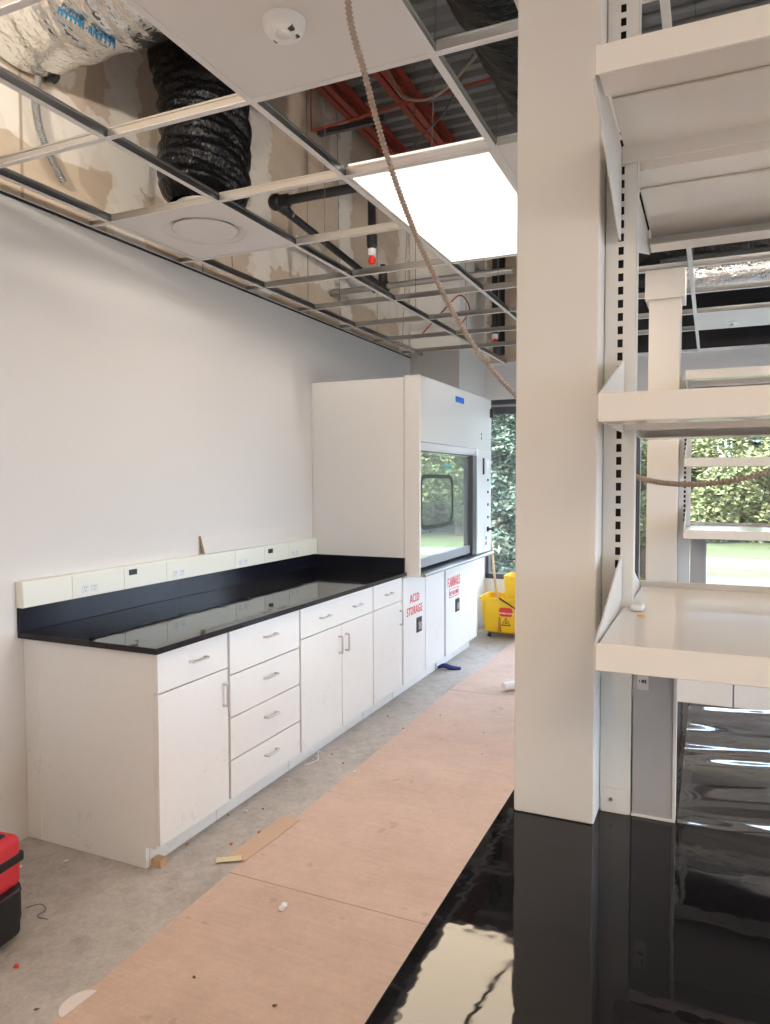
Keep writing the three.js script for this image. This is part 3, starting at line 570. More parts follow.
{
  const x = -1.838, zL = -4.68, zR = -6.46, o = thing('fume_hood', 'large white fume hood with a glass sash at the end of the bench', 'fume hood', [-2.26, 0.87, -5.57]);
  part(o, 'side_panel', rb(XW + 0.002, -1.958, 0.885, 2.262, zL - 0.03, zL, 0.003), M.hood);
  part(o, 'side_panel', rb(XW + 0.002, -1.958, 0.885, 2.262, zR, zR + 0.03, 0.003), M.hood);
  part(o, 'top_panel', rb(XW + 0.002, -1.95, 2.24, 2.262, zR + 0.03, zL - 0.03, 0.003), M.hood);
  part(o, 'left_post', rb(-1.954, x, 0.872, 2.274, zL - 0.024, zL, 0.004, 2), M.hood);
  part(o, 'fascia', rb(x - 0.02, x, 1.815, 2.274, zR, zL - 0.025, 0.006, 2), M.hoodFront);
  { const g = extrude([[x - 0.06, 1.745], [x - 0.045, 1.745], [x - 0.004, 1.812], [x - 0.02, 1.815], [x - 0.06, 1.80]], zL - zR - 0.06); g.translate(0, 0, zR + 0.03); part(o, 'sash_header', g, M.hoodFront); }
  { // angled right service post
    const g = extrude([[x - 0.09, 6.035], [x - 0.006, 6.035], [x, 6.041], [x, 6.46], [x - 0.09, 6.46]], 1.815 - 0.905); g.rotateX(-Math.PI / 2);
    // polygon y became -z, thickness became y
    g.translate(0, 0.905, 0); const p = part(o, 'service_post', g, M.hoodFront);
    const box = part(p, 'monitor', rb(x, x + 0.022, 1.60, 1.735, -6.335, -6.205, 0.006, 2), mat([0.72, 0.72, 0.72], 0.4), 'grey airflow monitor');
    part(box, 'screen', rb(x + 0.021, x + 0.0235, 1.66, 1.72, -6.315, -6.245, 0.001), mat([0.85, 0.86, 0.85], 0.3));
    part(box, 'dark_edge', rb(x, x + 0.015, 1.595, 1.74, -6.204, -6.192, 0.003), M.frameDark);
    for (const py of [480, 492, 504.5, 517]) { const c = onX(487.6, py, x); part(p, 'service_port', cyl(V(x - 0.001, c.y, c.z), V(x + 0.008, c.y, c.z), 0.012, 16), M.black); }
    const c = onX(487.5, 529, x); part(p, 'valve_handle', merge([cyl(V(x, c.y, c.z), V(x + 0.05, c.y, c.z), 0.009, 12), cyl(V(x + 0.045, c.y, c.z), V(x + 0.06, c.y, c.z), 0.024, 16), cyl(V(x, c.y, c.z), V(x + 0.012, c.y, c.z), 0.024, 16)]), M.black);
    const e = onX(485.5, 540.5, x), pl = part(p, 'outlet_plate', rb(x - 0.001, x + 0.005, e.y - 0.06, e.y + 0.06, e.z - 0.04, e.z + 0.04, 0.002), M.white);
    for (const d of [-0.024, 0.024]) part(pl, 'socket', rb(x + 0.004, x + 0.007, e.y + d - 0.017, e.y + d + 0.017, e.z - 0.018, e.z + 0.018, 0.004), M.black);
  }
  { // sash
    const xs = x - 0.045, z0 = zL - 0.027, z1 = -6.03;
    part(o, 'sash_glass', bx(xs - 0.006, xs, 0.985, 1.752, z1, z0), M.sash);
    part(o, 'sash_side_rail', rb(xs - 0.012, x - 0.004, 0.91, 1.755, z1 - 0.004, z1 + 0.11, 0.003), M.frameDark);
    part(o, 'sash_bottom_rail', rb(xs - 0.012, xs + 0.018, 0.925, 0.992, z1, z0, 0.004), M.frameGrey);
    part(o, 'sash_top_rail', rb(xs - 0.01, xs + 0.008, 1.748, 1.76, z1, z0, 0.002), M.frameDark);
    const a = onX(421, 481, xs), b = onX(455, 474, xs), W = Math.abs(a.z - b.z) , c = onX(437.5, 501, xs);
    const ring = extrude(rounded(0.72, 0.40, 0.10), 0.003, 0, [rounded(0.66, 0.345, 0.075)]); ring.rotateY(Math.PI / 2); ring.translate(xs + 0.0008, c.y, c.z);
    part(o, 'sash_outline', ring, phys([0.02, 0.04, 0.012], 0.7), 'rounded dark outline on the sash glass');
    const s = onX(447.5, 467, xs); part(o, 'sash_sticker', rb(xs + 0.0005, xs + 0.0015, s.y - 0.012, s.y + 0.012, s.z - 0.085, s.z + 0.085, 0.0004), mat([0.02, 0.42, 0.46], 0.5), 'small teal sticker');
  }
  { const g = extrude([[-1.99, 0.872], [x + 0.03, 0.872], [x + 0.034, 0.875], [x + 0.034, 0.886], [x + 0.03, 0.889], [x - 0.05, 0.903], [-1.99, 0.908]], zL - zR - 0.03); g.translate(0, 0, zR + 0.004); part(o, 'airfoil_sill', uvm(g), M.steel); }
  part(o, 'liner', merge([bx(XW + 0.06, XW + 0.08, 0.91, 2.23, zR + 0.032, zL - 0.032), bx(XW + 0.06, -1.97, 0.886, 0.906, zR + 0.032, zL - 0.032), bx(XW + 0.06, -1.97, 0.91, 2.2, zL - 0.045, zL - 0.031), bx(XW + 0.06, -1.97, 0.91, 2.2, zR + 0.031, zR + 0.045), bx(XW + 0.06, x - 0.022, 2.18, 2.2, zR + 0.032, zL - 0.032)]), M.hoodInside);
  const b0 = onX(455.5, 397, x), b1 = onX(464, 404, x); part(o, 'tape_strip', rb(x, x + 0.0012, b1.y - 0.002, b0.y + 0.01, b1.z, b0.z, 0.0004), M.blueTape, 'strip of blue masking tape');
  part(o, 'hinge_block', rb(x, x + 0.03, onX(490.5, 418, x).y, onX(490.5, 409, x).y, zR - 0.004, zR + 0.05, 0.003), M.black);
  for (const [px, py] of [[481.5, 434.5], [481.5, 438.5]]) { const c = onX(px, py, x); part(o, 'warning_symbol', cyl(V(x - 0.001, c.y, c.z), V(x + 0.001, c.y, c.z), 0.015, 14), M.frameDark); }
  for (let k = 0; k < 4; k++) { const c = onX(486.5, 433.5 + k * 2.1, x); part(o, 'label_line', rb(x, x + 0.0008, c.y - 0.003, c.y + 0.003, c.z - 0.07, c.z + 0.05, 0.0003), mat([0.55, 0.55, 0.56], 0.6)); }
}

// ------------------------------------------------------------------ islands with shelving
function shelf(x0, x1, ytop, dir, zc, label, bracketUp, raised, deep = 0.38) {         // dir +1: towards the camera side of the spine
  const zi = zc + dir * 0.022, zo = zc + dir * deep, h = 0.042, o = thing('shelf', label, 'shelf', [(x0 + x1) / 2, ytop - h, (zi + zo) / 2]);
  const A = Math.min(zi, zo), B = Math.max(zi, zo), ys = raised ? ytop - 0.014 : ytop;
  part(o, 'deck_panel', rb(x0 + 0.004, x1 - 0.004, ys - 0.004, ys, A, B - 0.0005, 0.001), M.shelf);
  part(o, 'front_lip', rb(x0, x1, ytop - h, ytop + 0.0008, dir > 0 ? zo - 0.004 : zo, dir > 0 ? zo : zo + 0.004, 0.0018, 2), M.shelf);
  part(o, 'return_flange', rb(x0 + 0.005, x1 - 0.005, ytop - h, ytop - h + 0.003, dir > 0 ? zo - 0.07 : zo + 0.004, dir > 0 ? zo - 0.004 : zo + 0.07, 0.001), M.shelf);
  part(o, 'back_lip', rb(x0, x1, ytop - h * 0.8, ys, zi, zi + dir * 0.003, 0.001), M.shelf);
  { const z = zi + (zo - zi) * 0.42; part(o, 'stiffening_rib', rb(x0 + 0.005, x1 - 0.005, ys - 0.010, ys - 0.004, z - 0.055, z + 0.055, 0.003), M.shelf); }
  for (const [bxx, s] of [[x0, 1], [x1, -1]]) {
    const pts = bracketUp ? [[zi, ytop - h + 0.004], [zo - dir * 0.004, ytop - h + 0.004], [zo - dir * 0.004, ytop - 0.004], [zi, ytop + 0.105]] : [[zi, ytop - h - 0.135], [zi + dir * 0.03, ytop - h - 0.135], [zo - dir * 0.002, ytop - h - 0.004], [zo - dir * 0.004, ytop - 0.003], [zi, ytop - 0.003]];
    const g = extrude(pts.map(([z, y]) => [-z, y]), 0.0025); g.rotateY(Math.PI / 2); g.translate(bxx - (s > 0 ? 0.003 : -0.0005), 0, 0);
    part(o, 'bracket', uvm(g), M.upright);
  }
  return o;
}
function upright(xc, zc, y0, y1, label, group) {
  const w = 0.057, d = 0.038, o = thing('shelf_upright', label, 'upright', [xc, y0, zc], group);
  const slots = []; for (let y = 1.33; y < y1 - 0.05; y += 0.0254) slots.push([[-0.005, y - 0.0078], [0.005, y - 0.0078], [0.005, y + 0.0078], [-0.005, y + 0.0078]]);
  for (const s of [1, -1]) {
    const g = extrude([[-w / 2, y0], [w / 2, y0], [w / 2, y1], [-w / 2, y1]], 0.002, 0, slots); g.translate(xc, 0, s > 0 ? zc + d / 2 - 0.002 : zc - d / 2);
    part(o, 'slotted_face', uvm(g), M.upright);
  }
  for (const s of [-1, 1]) part(o, 'side_face', rb(xc + s * (w / 2 - 0.001), xc + s * (w / 2 + 0.0008), y0, y1, zc - d / 2, zc + d / 2, 0.0005), M.upright);
  part(o, 'slot_shade_fill', rb(xc - 0.02, xc + 0.02, y0 + 0.01, y1 - 0.01, zc - 0.010, zc + 0.010, 0.001), M.blackMatte);  // black fill added inside so the slots look deep in shade
  return o;
}
function island(dx, dz, n, mids) {
  const zc = -1.51 + dz, xl = -0.38 + dx, xr = 3.2, which = n === 1 ? 'first' : 'second', near = n === 1 ? 'the glossy near island' : 'the island beyond it';
  const c = thing('island_countertop', n === 1 ? 'glossy black epoxy island top under the service column' : 'black epoxy island top of the bench nearer the windows', 'countertop', [(xl + xr) / 2, CI - 0.03, zc]);
  part(c, 'slab', rb(xl, xr, CI - 0.03, CI, zc - 0.822, zc + 0.822, 0.003, 2), M.epoxy);
  const units = [[xl + 0.03, 0.101 + (n === 1 ? 0.02 : 0)], [0.101 + (n === 1 ? 0.02 : 0), 0.58], [0.58, 1.06], [1.06, 1.54], [1.54, 2.4], [2.4, 3.17]];
  for (const [i, s] of [[0, 1], [1, -1]]) units.forEach(([a, b], k) => {
    const zf = zc + s * 0.79, sideName = s > 0 ? 'near' : 'far', ord = ['end', 'second', 'third', 'fourth', 'fifth', 'sixth'][k];
    const o = thing('island_cabinet', 'white ' + ord + ' base cabinet on the ' + (s > 0 ? 'door' : 'window') + ' side of the ' + which + ' island', 'cabinet', [(a + b) / 2, 0, zf]);
    const A = Math.min(zf - s * 0.02, zc + s * 0.01), B = Math.max(zf - s * 0.02, zc + s * 0.01);
    part(o, 'body', merge([rb(a + 0.001, b - 0.001, 0.1, CI - 0.031, A, B, 0.001), bx(a + 0.001, b - 0.001, 0.0, 0.1, s > 0 ? A : A + 0.07, s > 0 ? B - 0.07 : B)]), M.cabinetBody);
    part(o, 'drawer', rb(a + 0.003, b - 0.003, 0.712, CI - 0.034, Math.min(zf, zf - s * 0.019), Math.max(zf, zf - s * 0.019), 0.0015), M.cabinet);
    part(o, 'door', rb(a + 0.003, b - 0.003, 0.105, 0.706, Math.min(zf, zf - s * 0.019), Math.max(zf, zf - s * 0.019), 0.0015), M.cabinet);
  });
  // service column
  const col = thing('service_column', n === 1 ? 'tall white service column standing on the glossy island end' : 'far service column with a wider top collar near the windows', 'column', [-0.2755 + dx, CI, zc]);
  const x0 = -0.354 + dx, x1 = -0.197 + dx, yt = 2.65;
  part(col, 'shaft', rb(x0, x1, CI + 0.0005, yt, zc - 0.092, zc + 0.092, 0.004, 2), M.paint);
  part(col, 'collar', rb(x0 - 0.02, x1 + 0.02, 2.50, 2.652, zc - 0.112, zc + 0.112, 0.002), M.paint);
  // uprights, support and shelves
  const ux = -0.1665 + dx, ux2 = ux + 0.93, top = n === 1 ? 2.72 : 2.1;
  upright(ux, zc, CI + 0.0005, top, 'slotted white shelf upright beside the ' + (n === 1 ? 'near' : 'far') + ' service column');
  upright(ux2, zc, CI + 0.0005, top, 'slotted white shelf upright along the ' + which + ' island');
  const p = thing('support_post', n === 1 ? 'flat grey metal support post with a paper sticker on the near island' : 'flat grey metal support post under the far shelves', 'post', [-0.096 + dx, CI, zc]);
  part(p, 'plate', rb(-0.134 + dx, -0.06 + dx, CI + 0.0005, 1.235, zc - 0.02, zc + 0.018, 0.002), M.post);
  part(p, 'edge_strip', rb(-0.06 + dx, -0.054 + dx, CI + 0.0005, 1.235, zc - 0.015, zc + 0.02, 0.001), M.upright);
  part(p, 'foot_strip', rb(-0.136 + dx, -0.056 + dx, CI + 0.0005, CI + 0.006, zc - 0.02, zc + 0.0205, 0.001), M.upright);
  if (n === 1) {
    const st = part(p, 'sticker', rb(-0.127, -0.106, 1.135, 1.185, zc + 0.018, zc + 0.0188, 0.0003), mat([0.66, 0.66, 0.68], 0.6), 'paper sticker with small black marks');
    for (const [a, b, w, h] of [[-0.114, 1.205, 0.005, 0.0025], [-0.124, 1.206, 0.003, 0.002], [-0.118, 1.180, 0.006, 0.006], [-0.113, 1.180, 0.0025, 0.008], [-0.1245, 1.180, 0.002, 0.004], [-0.113, 1.197, 0.003, 0.003]]) part(st, 'mark', rb(a + 0.002 - w / 2, a + 0.002 + w / 2, b - 0.028 - h / 2, b - 0.028 + h / 2, zc + 0.0188, zc + 0.0193, 0.0001), M.frameDark);
  }
  const sx0 = -0.157 + dx, sx1 = sx0 + 0.915;
  shelf(sx0, sx1, 1.298, 1, zc, 'glossy lowest white shelf facing the door side of the ' + which + ' island', true, false);
  shelf(sx0, sx1, 1.298, -1, zc, 'glossy lowest white shelf facing the window side of the ' + which + ' island', true, true);
  shelf(sx0, sx1, mids[0], 1, zc, 'middle white shelf facing the door side of the ' + which + ' island', true, false);
  shelf(sx0, sx1, mids[0] + 0.01, -1, zc, 'middle white shelf facing the window side of the ' + which + ' island', true, false);
  shelf(sx0 - (n === 1 ? 0.009 : 0), sx1, mids[1], 1, zc, 'top white shelf with triangular brackets on the door side of the ' + which + ' island', false, false);
  shelf(sx0, sx1, mids[1], -1, zc, 'top white shelf with triangular brackets on the window side of the ' + which + ' island', false, false, n === 1 ? 0.55 : 0.38);
}
island(0, 0, 1, [1.676, 2.186]);
island(0.037, -2.73, 2, [1.652, 2.078]);
{ // base filler and screw between the column and the support post
  const o = thing('base_clip', 'small white clip plate screwed to the foot of the shelf upright', 'bracket', [-0.165, CI, -1.488]);
  part(o, 'plate', rb(-0.192, -0.142, CI + 0.0005, CI + 0.05, -1.4905, -1.4885, 0.0005), M.upright);
  part(o, 'screw', cyl(V(-0.174, CI + 0.028, -1.4885), V(-0.174, CI + 0.028, -1.486), 0.004, 10), M.chrome);
}
{ // clear protective film on the far half of the island
  const g = new THREE.PlaneGeometry(1.7, 0.84, 110, 70); g.rotateX(-Math.PI / 2);
  const p = g.attributes.position;
  for (let i = 0; i < p.count; i++) { const x = p.getX(i), z = p.getZ(i); p.setY(i, 0.0052 + 0.0022 * Math.sin(x * 7 + z * 24 + Math.sin(x * 11) * 1.3) * Math.sin(z * 9 + 1) + 0.0012 * Math.sin(z * 41 + x * 13 + Math.sin(z * 17)) + (z > 0.39 ? 0.003 * Math.sin(x * 9) : 0)); }
  g.computeVertexNormals(); g.translate(0.80, CI + 0.0005, -1.905);
  solo('protective_film', 'wrinkled clear plastic film lying on the window side of the near island', 'plastic film', flat(g), M.film);
}
{ // bits lying on the lowest shelf
  const g = rb(-0.137, -0.112, 1.299, 1.311, -1.47, -1.435, 0.005, 2); solo('foam_block', 'small white foam block on the lowest near shelf', 'foam block', g, M.white);
  const f = flat(new THREE.SphereGeometry(0.012, 10, 6)); f.scale(0.7, 0.25, 0.6); f.translate(-0.112, 1.3, -1.385); solo('crumb', 'orange tan crumb on the lowest near shelf', 'debris', f, mat([0.72, 0.45, 0.20], 0.8));
}

// ------------------------------------------------------------------ floor protection and litter
function sheet(z0, z1, xl0, xl1, label) {
  const g = extrude([[xl0, -z0], [-0.365, -z0], [-0.365, -z1], [xl1, -z1], [(xl0 + xl1) / 2 + 0.008, -(z0 + z1) / 2]], 0.0016, 0.0003); g.rotateX(-Math.PI / 2); g.translate(0, 0.0006, 0);
  solo('floor_paper', label, 'floor covering', uvm(g), M.paper);
}
sheet(2.2, -2.30, -1.665, -1.71, 'tan floor protection paper beside the tool bag end of the aisle');
sheet(-2.305, -5.03, -1.715, -1.735, 'tan floor protection paper sheet in the middle of the aisle');
sheet(-5.036, -6.85, -1.735, -1.70, 'tan floor protection paper sheet ending near the mop bucket');
{
  const a = onY(236, 860, 0), b = onY(292, 819, 0), d = b.clone().sub(a).normalize(), n = V(-d.z, 0, d.x).multiplyScalar(0.045);
  const pts = [a.clone().add(n), a.clone().sub(n), b.clone().sub(n), b.clone().add(n)].map((v) => [v.x, -v.z]);
  const g = extrude(pts, 0.004, 0.0004); g.rotateX(-Math.PI / 2); g.translate(0, 0.003, 0);
  solo('cardboard_strip', 'narrow brown cardboard strip at the edge of the floor paper', 'cardboard', uvm(g), M.cardboardLight);
  const t = onY(233, 862, 0); const k = rb(-0.05, 0.05, 0, 0.001, -0.02, 0.02, 0.0003); k.rotateY(0.6); k.translate(t.x - 0.02, 0.008, t.z); solo('tape_scrap', 'scrap of pale yellow masking tape by the cardboard strip', 'tape', k, mat([0.72, 0.62, 0.38], 0.7));
}
{ const g = rb(-2.026, -1.98, 0, 0.032, -2.255, -2.215, 0.002); solo('shim_block', 'little brown cardboard block under the cabinet corner', 'cardboard', g, M.cardboard); }
{ // half round white scrap
  const c = onY(75, 1003, 0), pts = []; for (let i = 0; i <= 16; i++) { const t = i / 16 * Math.PI; pts.push([Math.cos(t) * 0.062, Math.sin(t) * 0.05]); }
  const g = extrude(pts, 0.0015); g.rotateX(-Math.PI / 2); g.rotateY(1.5); g.translate(c.x + 0.02, 0.0025, c.z); solo('paper_scrap', 'half round white paper scrap at the floor paper edge', 'paper scrap', g, mat([0.78, 0.72, 0.68], 0.8));
}
{ // crumpled white scrap
  const c = onY(283, 910, 0), g = flat(new THREE.IcosahedronGeometry(0.02, 2)), p = g.attributes.position;
  for (let i = 0; i < p.count; i++) { const k = 0.7 + 0.5 * Math.abs(Math.sin(p.getX(i) * 260 + p.getZ(i) * 190) * Math.cos(p.getY(i) * 300)); p.setXYZ(i, p.getX(i) * k * 0.55, Math.max(0, p.getY(i) * k * 0.6 + 0.01), p.getZ(i) * k * 1.2); }
  g.computeVertexNormals(); g.translate(c.x, 0.003, c.z); solo('paper_scrap', 'crumpled white paper scrap on the tan floor paper', 'paper scrap', g, M.white);
}
{ const c = onY(511, 686, 0.03); solo('paper_roll', 'small white roll lying on the floor paper by the column', 'paper roll', cyl(V(c.x - 0.04, 0.034, c.z + 0.06), V(c.x + 0.14, 0.034, c.z - 0.16), 0.032, 18), M.white); }
{ const c = onY(443, 669, 0).add(V(0.04, 0, 0)), g = tubeR([V(c.x - 0.08, 0.012, c.z + 0.02), V(c.x - 0.03, 0.03, c.z), V(c.x + 0.03, 0.014, c.z - 0.01), V(c.x + 0.10, 0.010, c.z - 0.04)], 20, 8, (t) => 0.010 + 0.012 * Math.sin(t * 3.1)); solo('tape_scrap', 'crumpled dark blue tape scrap by the cabinet base', 'tape', g, M.navy); }
const bits = [[188, 845, 'o'], [231, 845, 'o'], [259, 833, 'o'], [343, 764, 'o'], [403, 729, 'o'], [316, 757, 'w'], [270, 764, 'w'], [312, 760, 'w'], [246, 812, 'w'], [228, 816, 'd'], [263, 810, 'd'], [332, 755, 'd'], [288, 781, 'w'], [66, 862, 'w'], [16, 968, 'r'], [440, 716, 'd'], [388, 717, 'd'], [354, 773, 'w'], [482, 754, 'w'], [275, 1007, 'd'], [194, 979, 'd'], [484, 733, 'w'], [20, 868, 'w'], [37, 1011, 'd']];
const bm = { o: mat([0.60, 0.22, 0.12], 0.8), w: mat([0.75, 0.72, 0.69], 0.8), d: mat([0.13, 0.10, 0.08], 0.8), r: mat([0.75, 0.05, 0.02], 0.6) };
const bl = { o: 'small orange brown chip of debris on the floor', w: 'small white fleck of debris on the floor', d: 'tiny dark crumb of debris on the floor', r: 'tiny bright red bit on the concrete by the tool bag' };
for (const [px, py, k] of bits) {
  const c = onY(px, py, 0), s = k === 'd' ? 0.007 : 0.011, g = flat(new THREE.TetrahedronGeometry(s, 1)); g.scale(1.3, 0.35, 0.8); g.rotateY(rnd() * 6); g.translate(c.x, 0.006, c.z);
  solo('debris', bl[k], 'debris', g, bm[k], k === 'r' ? null : { o: 'orange debris chips', w: 'white debris flecks', d: 'dark debris crumbs' }[k]);
}
{ const c = onY(38, 912, 0.004); solo('wire_scrap', 'curly dark wire scrap on the concrete by the tool bag', 'wire', tube([V(c.x - 0.06, 0.005, c.z), V(c.x - 0.02, 0.012, c.z - 0.03), V(c.x + 0.015, 0.006, c.z - 0.02), V(c.x + 0.02, 0.005, c.z + 0.02), V(c.x + 0.07, 0.006, c.z + 0.02)], 0.0016, 30, 5), M.frameDark); }
{ const c = onY(306, 757, 0.004).add(V(0.07, 0, 0)); solo('plastic_strip', 'thin curled pale plastic strip by the cabinet base', 'plastic strip', tube([V(c.x - 0.03, 0.004, c.z - 0.10), V(c.x - 0.01, 0.03, c.z - 0.03), V(c.x + 0.02, 0.012, c.z + 0.03), V(c.x - 0.02, 0.004, c.z + 0.10)], 0.003, 24, 5), M.white); }

// ------------------------------------------------------------------ tool bag
{
  const cx = -2.31, cz = -1.53, o = thing('tool_bag', 'red and black fabric tool bag standing by the left wall', 'bag', [cx, 0, cz]);
  const R = 0.12, body = (w, h, d, y, r) => { const g = new RoundedBoxGeometry(w, h, d, 4, r); g.translate(0, y, 0); g.rotateY(R); g.translate(cx, 0, cz); return flat(g); };
  part(o, 'base', body(0.40, 0.05, 0.30, 0.025, 0.02), M.blackMatte);
  part(o, 'lower_body', body(0.41, 0.15, 0.31, 0.115, 0.025), M.blackMatte, 'black fabric lower half');
  const pk = part(o, 'side_pocket', body(0.455, 0.15, 0.24, 0.105, 0.015), M.blackMatte);
  part(pk, 'pocket_rim', body(0.459, 0.012, 0.244, 0.176, 0.005), M.black);
  part(o, 'front_pocket', body(0.30, 0.12, 0.345, 0.10, 0.02), M.blackMatte);
  part(o, 'upper_body', body(0.42, 0.18, 0.30, 0.265, 0.03), M.red, 'bright red fabric upper half');
  part(o, 'strap', body(0.426, 0.035, 0.306, 0.275, 0.008), M.blackMatte);
  part(o, 'buckle', body(0.434, 0.05, 0.03, 0.262, 0.006), M.black);
  part(o, 'zip_flap', body(0.36, 0.02, 0.22, 0.352, 0.008), M.blackMatte);
  const q = (x, y, z) => V(x, y, z).applyAxisAngle(V(0, 1, 0), R).add(V(cx, 0, cz));
  part(o, 'carry_handle', tube([q(-0.12, 0.34, 0.03), q(-0.1, 0.40, 0.03), q(0, 0.43, 0.03), q(0.1, 0.40, 0.03), q(0.12, 0.34, 0.03)], 0.012, 30, 8), M.blackMatte);
}
// ------------------------------------------------------------------ mop bucket and mop
{
  const cx = -1.80, cz = -7.035, o = thing('mop_bucket', 'yellow plastic mop bucket on casters under the window', 'bucket', [cx, 0, cz]);
  const ringAt = (w, d, y, r) => rounded(w, d, r, 5).map(([x, z]) => [x, y, z]);
  const loft = (rings) => { const pos = [], idx = [], n = rings[0].length; for (const r of rings) for (const p of r) pos.push(...p); for (let k = 0; k + 1 < rings.length; k++) for (let i = 0; i < n; i++) { const a = k * n + i, b = k * n + (i + 1) % n; idx.push(a, a + n, b, b, a + n, b + n); } const g = new THREE.BufferGeometry(); g.setAttribute('position', new THREE.Float32BufferAttribute(pos, 3)); g.setIndex(idx); let f = g.toNonIndexed(); f.computeVertexNormals(); const c = new Float32Array(f.attributes.position.count * 2); f.setAttribute('uv', new THREE.BufferAttribute(c, 2)); f.translate(cx, 0, cz); return f; };
  part(o, 'tub', loft([ringAt(0.02, 0.02, 0.055, 0.009), ringAt(0.44, 0.29, 0.055, 0.05), ringAt(0.46, 0.31, 0.07, 0.055), ringAt(0.525, 0.355, 0.372, 0.06), ringAt(0.555, 0.375, 0.376, 0.065), ringAt(0.555, 0.375, 0.40, 0.065), ringAt(0.515, 0.345, 0.40, 0.055), ringAt(0.45, 0.30, 0.09, 0.05), ringAt(0.02, 0.02, 0.09, 0.009)]), M.yellow);
  const fz = cz + 0.16;
  part(o, 'slot_shade', (() => { const g = extrude([[-0.018, 0], [0.018, 0], [0.006, 0.15], [-0.006, 0.15]], 0.004, 0.001); g.rotateX(0.07); g.translate(cx - 0.063, 0.065, cz + 0.154); return g; })(), mat([0.55, 0.20, 0.02], 0.5), 'narrow slot in the tub front with its shade painted brown');  // brown strip paints the shade inside the tub slot
  const wr = part(o, 'wringer', loft([ringAt(0.20, 0.24, 0.33, 0.04), ringAt(0.24, 0.28, 0.36, 0.05), ringAt(0.28, 0.31, 0.59, 0.06), ringAt(0.28, 0.31, 0.615, 0.06), ringAt(0.24, 0.27, 0.615, 0.05), ringAt(0.19, 0.23, 0.38, 0.04)]), M.yellow);
  wr.position.x += 0.10;
  part(wr, 'wringer_lever', tube([V(cx - 0.06, 0.40, cz + 0.19), V(cx + 0.03, 0.35, cz + 0.20), V(cx + 0.12, 0.30, cz + 0.205)].map((v) => v.add(V(-0.1, 0, 0))), 0.008, 12, 8), M.frameDark);
  for (const [sx, sz] of [[-1, 1], [1, 1], [-1, -1], [1, -1]]) {
    const x = cx + sx * 0.165, z = cz + sz * 0.13, c = part(o, 'caster', cyl(V(x - 0.016, 0.038, z), V(x + 0.016, 0.03, z), 0.03, 20), M.black);
    part(c, 'hub', cyl(V(x - 0.018, 0.03, z), V(x + 0.018, 0.03, z), 0.016, 14), M.chrome);
    part(c, 'fork', merge([rb(x - 0.022, x - 0.018, 0.02, 0.06, z - 0.015, z + 0.015), rb(x + 0.018, x + 0.022, 0.02, 0.06, z - 0.015, z + 0.015), rb(x - 0.024, x + 0.024, 0.05, 0.062, z - 0.02, z + 0.02)]), M.frameGrey);
  }
  const lg = extrude(rounded(0.135, 0.088, 0.03), 0.002); lg.rotateX(0.075); lg.translate(cx + 0.0, 0.265, cz + 0.172); const lb = part(o, 'logo_badge', lg, mat([0.70, 0.04, 0.02], 0.5), 'red logo badge with pale lettering');
  const tg = flat(new TextGeometry('Rubbermaid', { font, size: 0.018, depth: 0.001, curveSegments: 3 })); tg.translate(-0.066, -0.02, 0.0025); tg.rotateX(0.075); tg.translate(cx + 0.0, 0.265, cz + 0.172); part(lb, 'lettering', tg, M.white);
  const tri = (s) => [[-s, -s * 0.75], [s, -s * 0.75], [0, s * 0.95]]; const wg = extrude(tri(0.048), 0.002, 0, [tri(0.036)]); wg.rotateX(0.075); wg.translate(cx + 0.0, 0.165, cz + 0.164); const ws = part(o, 'warning_triangle', wg, M.black, 'black outlined warning triangle');
  const fg = merge([extrude([[-0.012, -0.02], [0.016, -0.014], [0.014, -0.008], [-0.014, -0.014]], 0.002), extrude([[-0.006, -0.008], [0.006, -0.006], [0.002, 0.012], [-0.006, 0.01]], 0.002)]); fg.rotateX(0.075); fg.translate(cx + 0.0, 0.165, cz + 0.164); part(ws, 'slip_figure', fg, M.black);
  const a = onZ(497, 600, -7.0), b = onZ(491, 541, -7.28), mp = thing('mop', 'wooden handled mop standing in the yellow bucket', 'mop', [a.x, 0.2, a.z]);
  const d = b.clone().sub(a); part(mp, 'handle', cyl(a.clone().addScaledVector(d, -0.28), b.clone().addScaledVector(d, 0.35), 0.0125, 12), M.wood);
  const mh = flat(new THREE.SphereGeometry(0.05, 14, 10)); mh.scale(0.9, 1.0, 0.8); const e = a.clone().addScaledVector(d, -0.36); mh.translate(-1.87, 0.145, -7.03); part(mp, 'mop_head', mh, mat([0.55, 0.50, 0.43], 0.95));
}

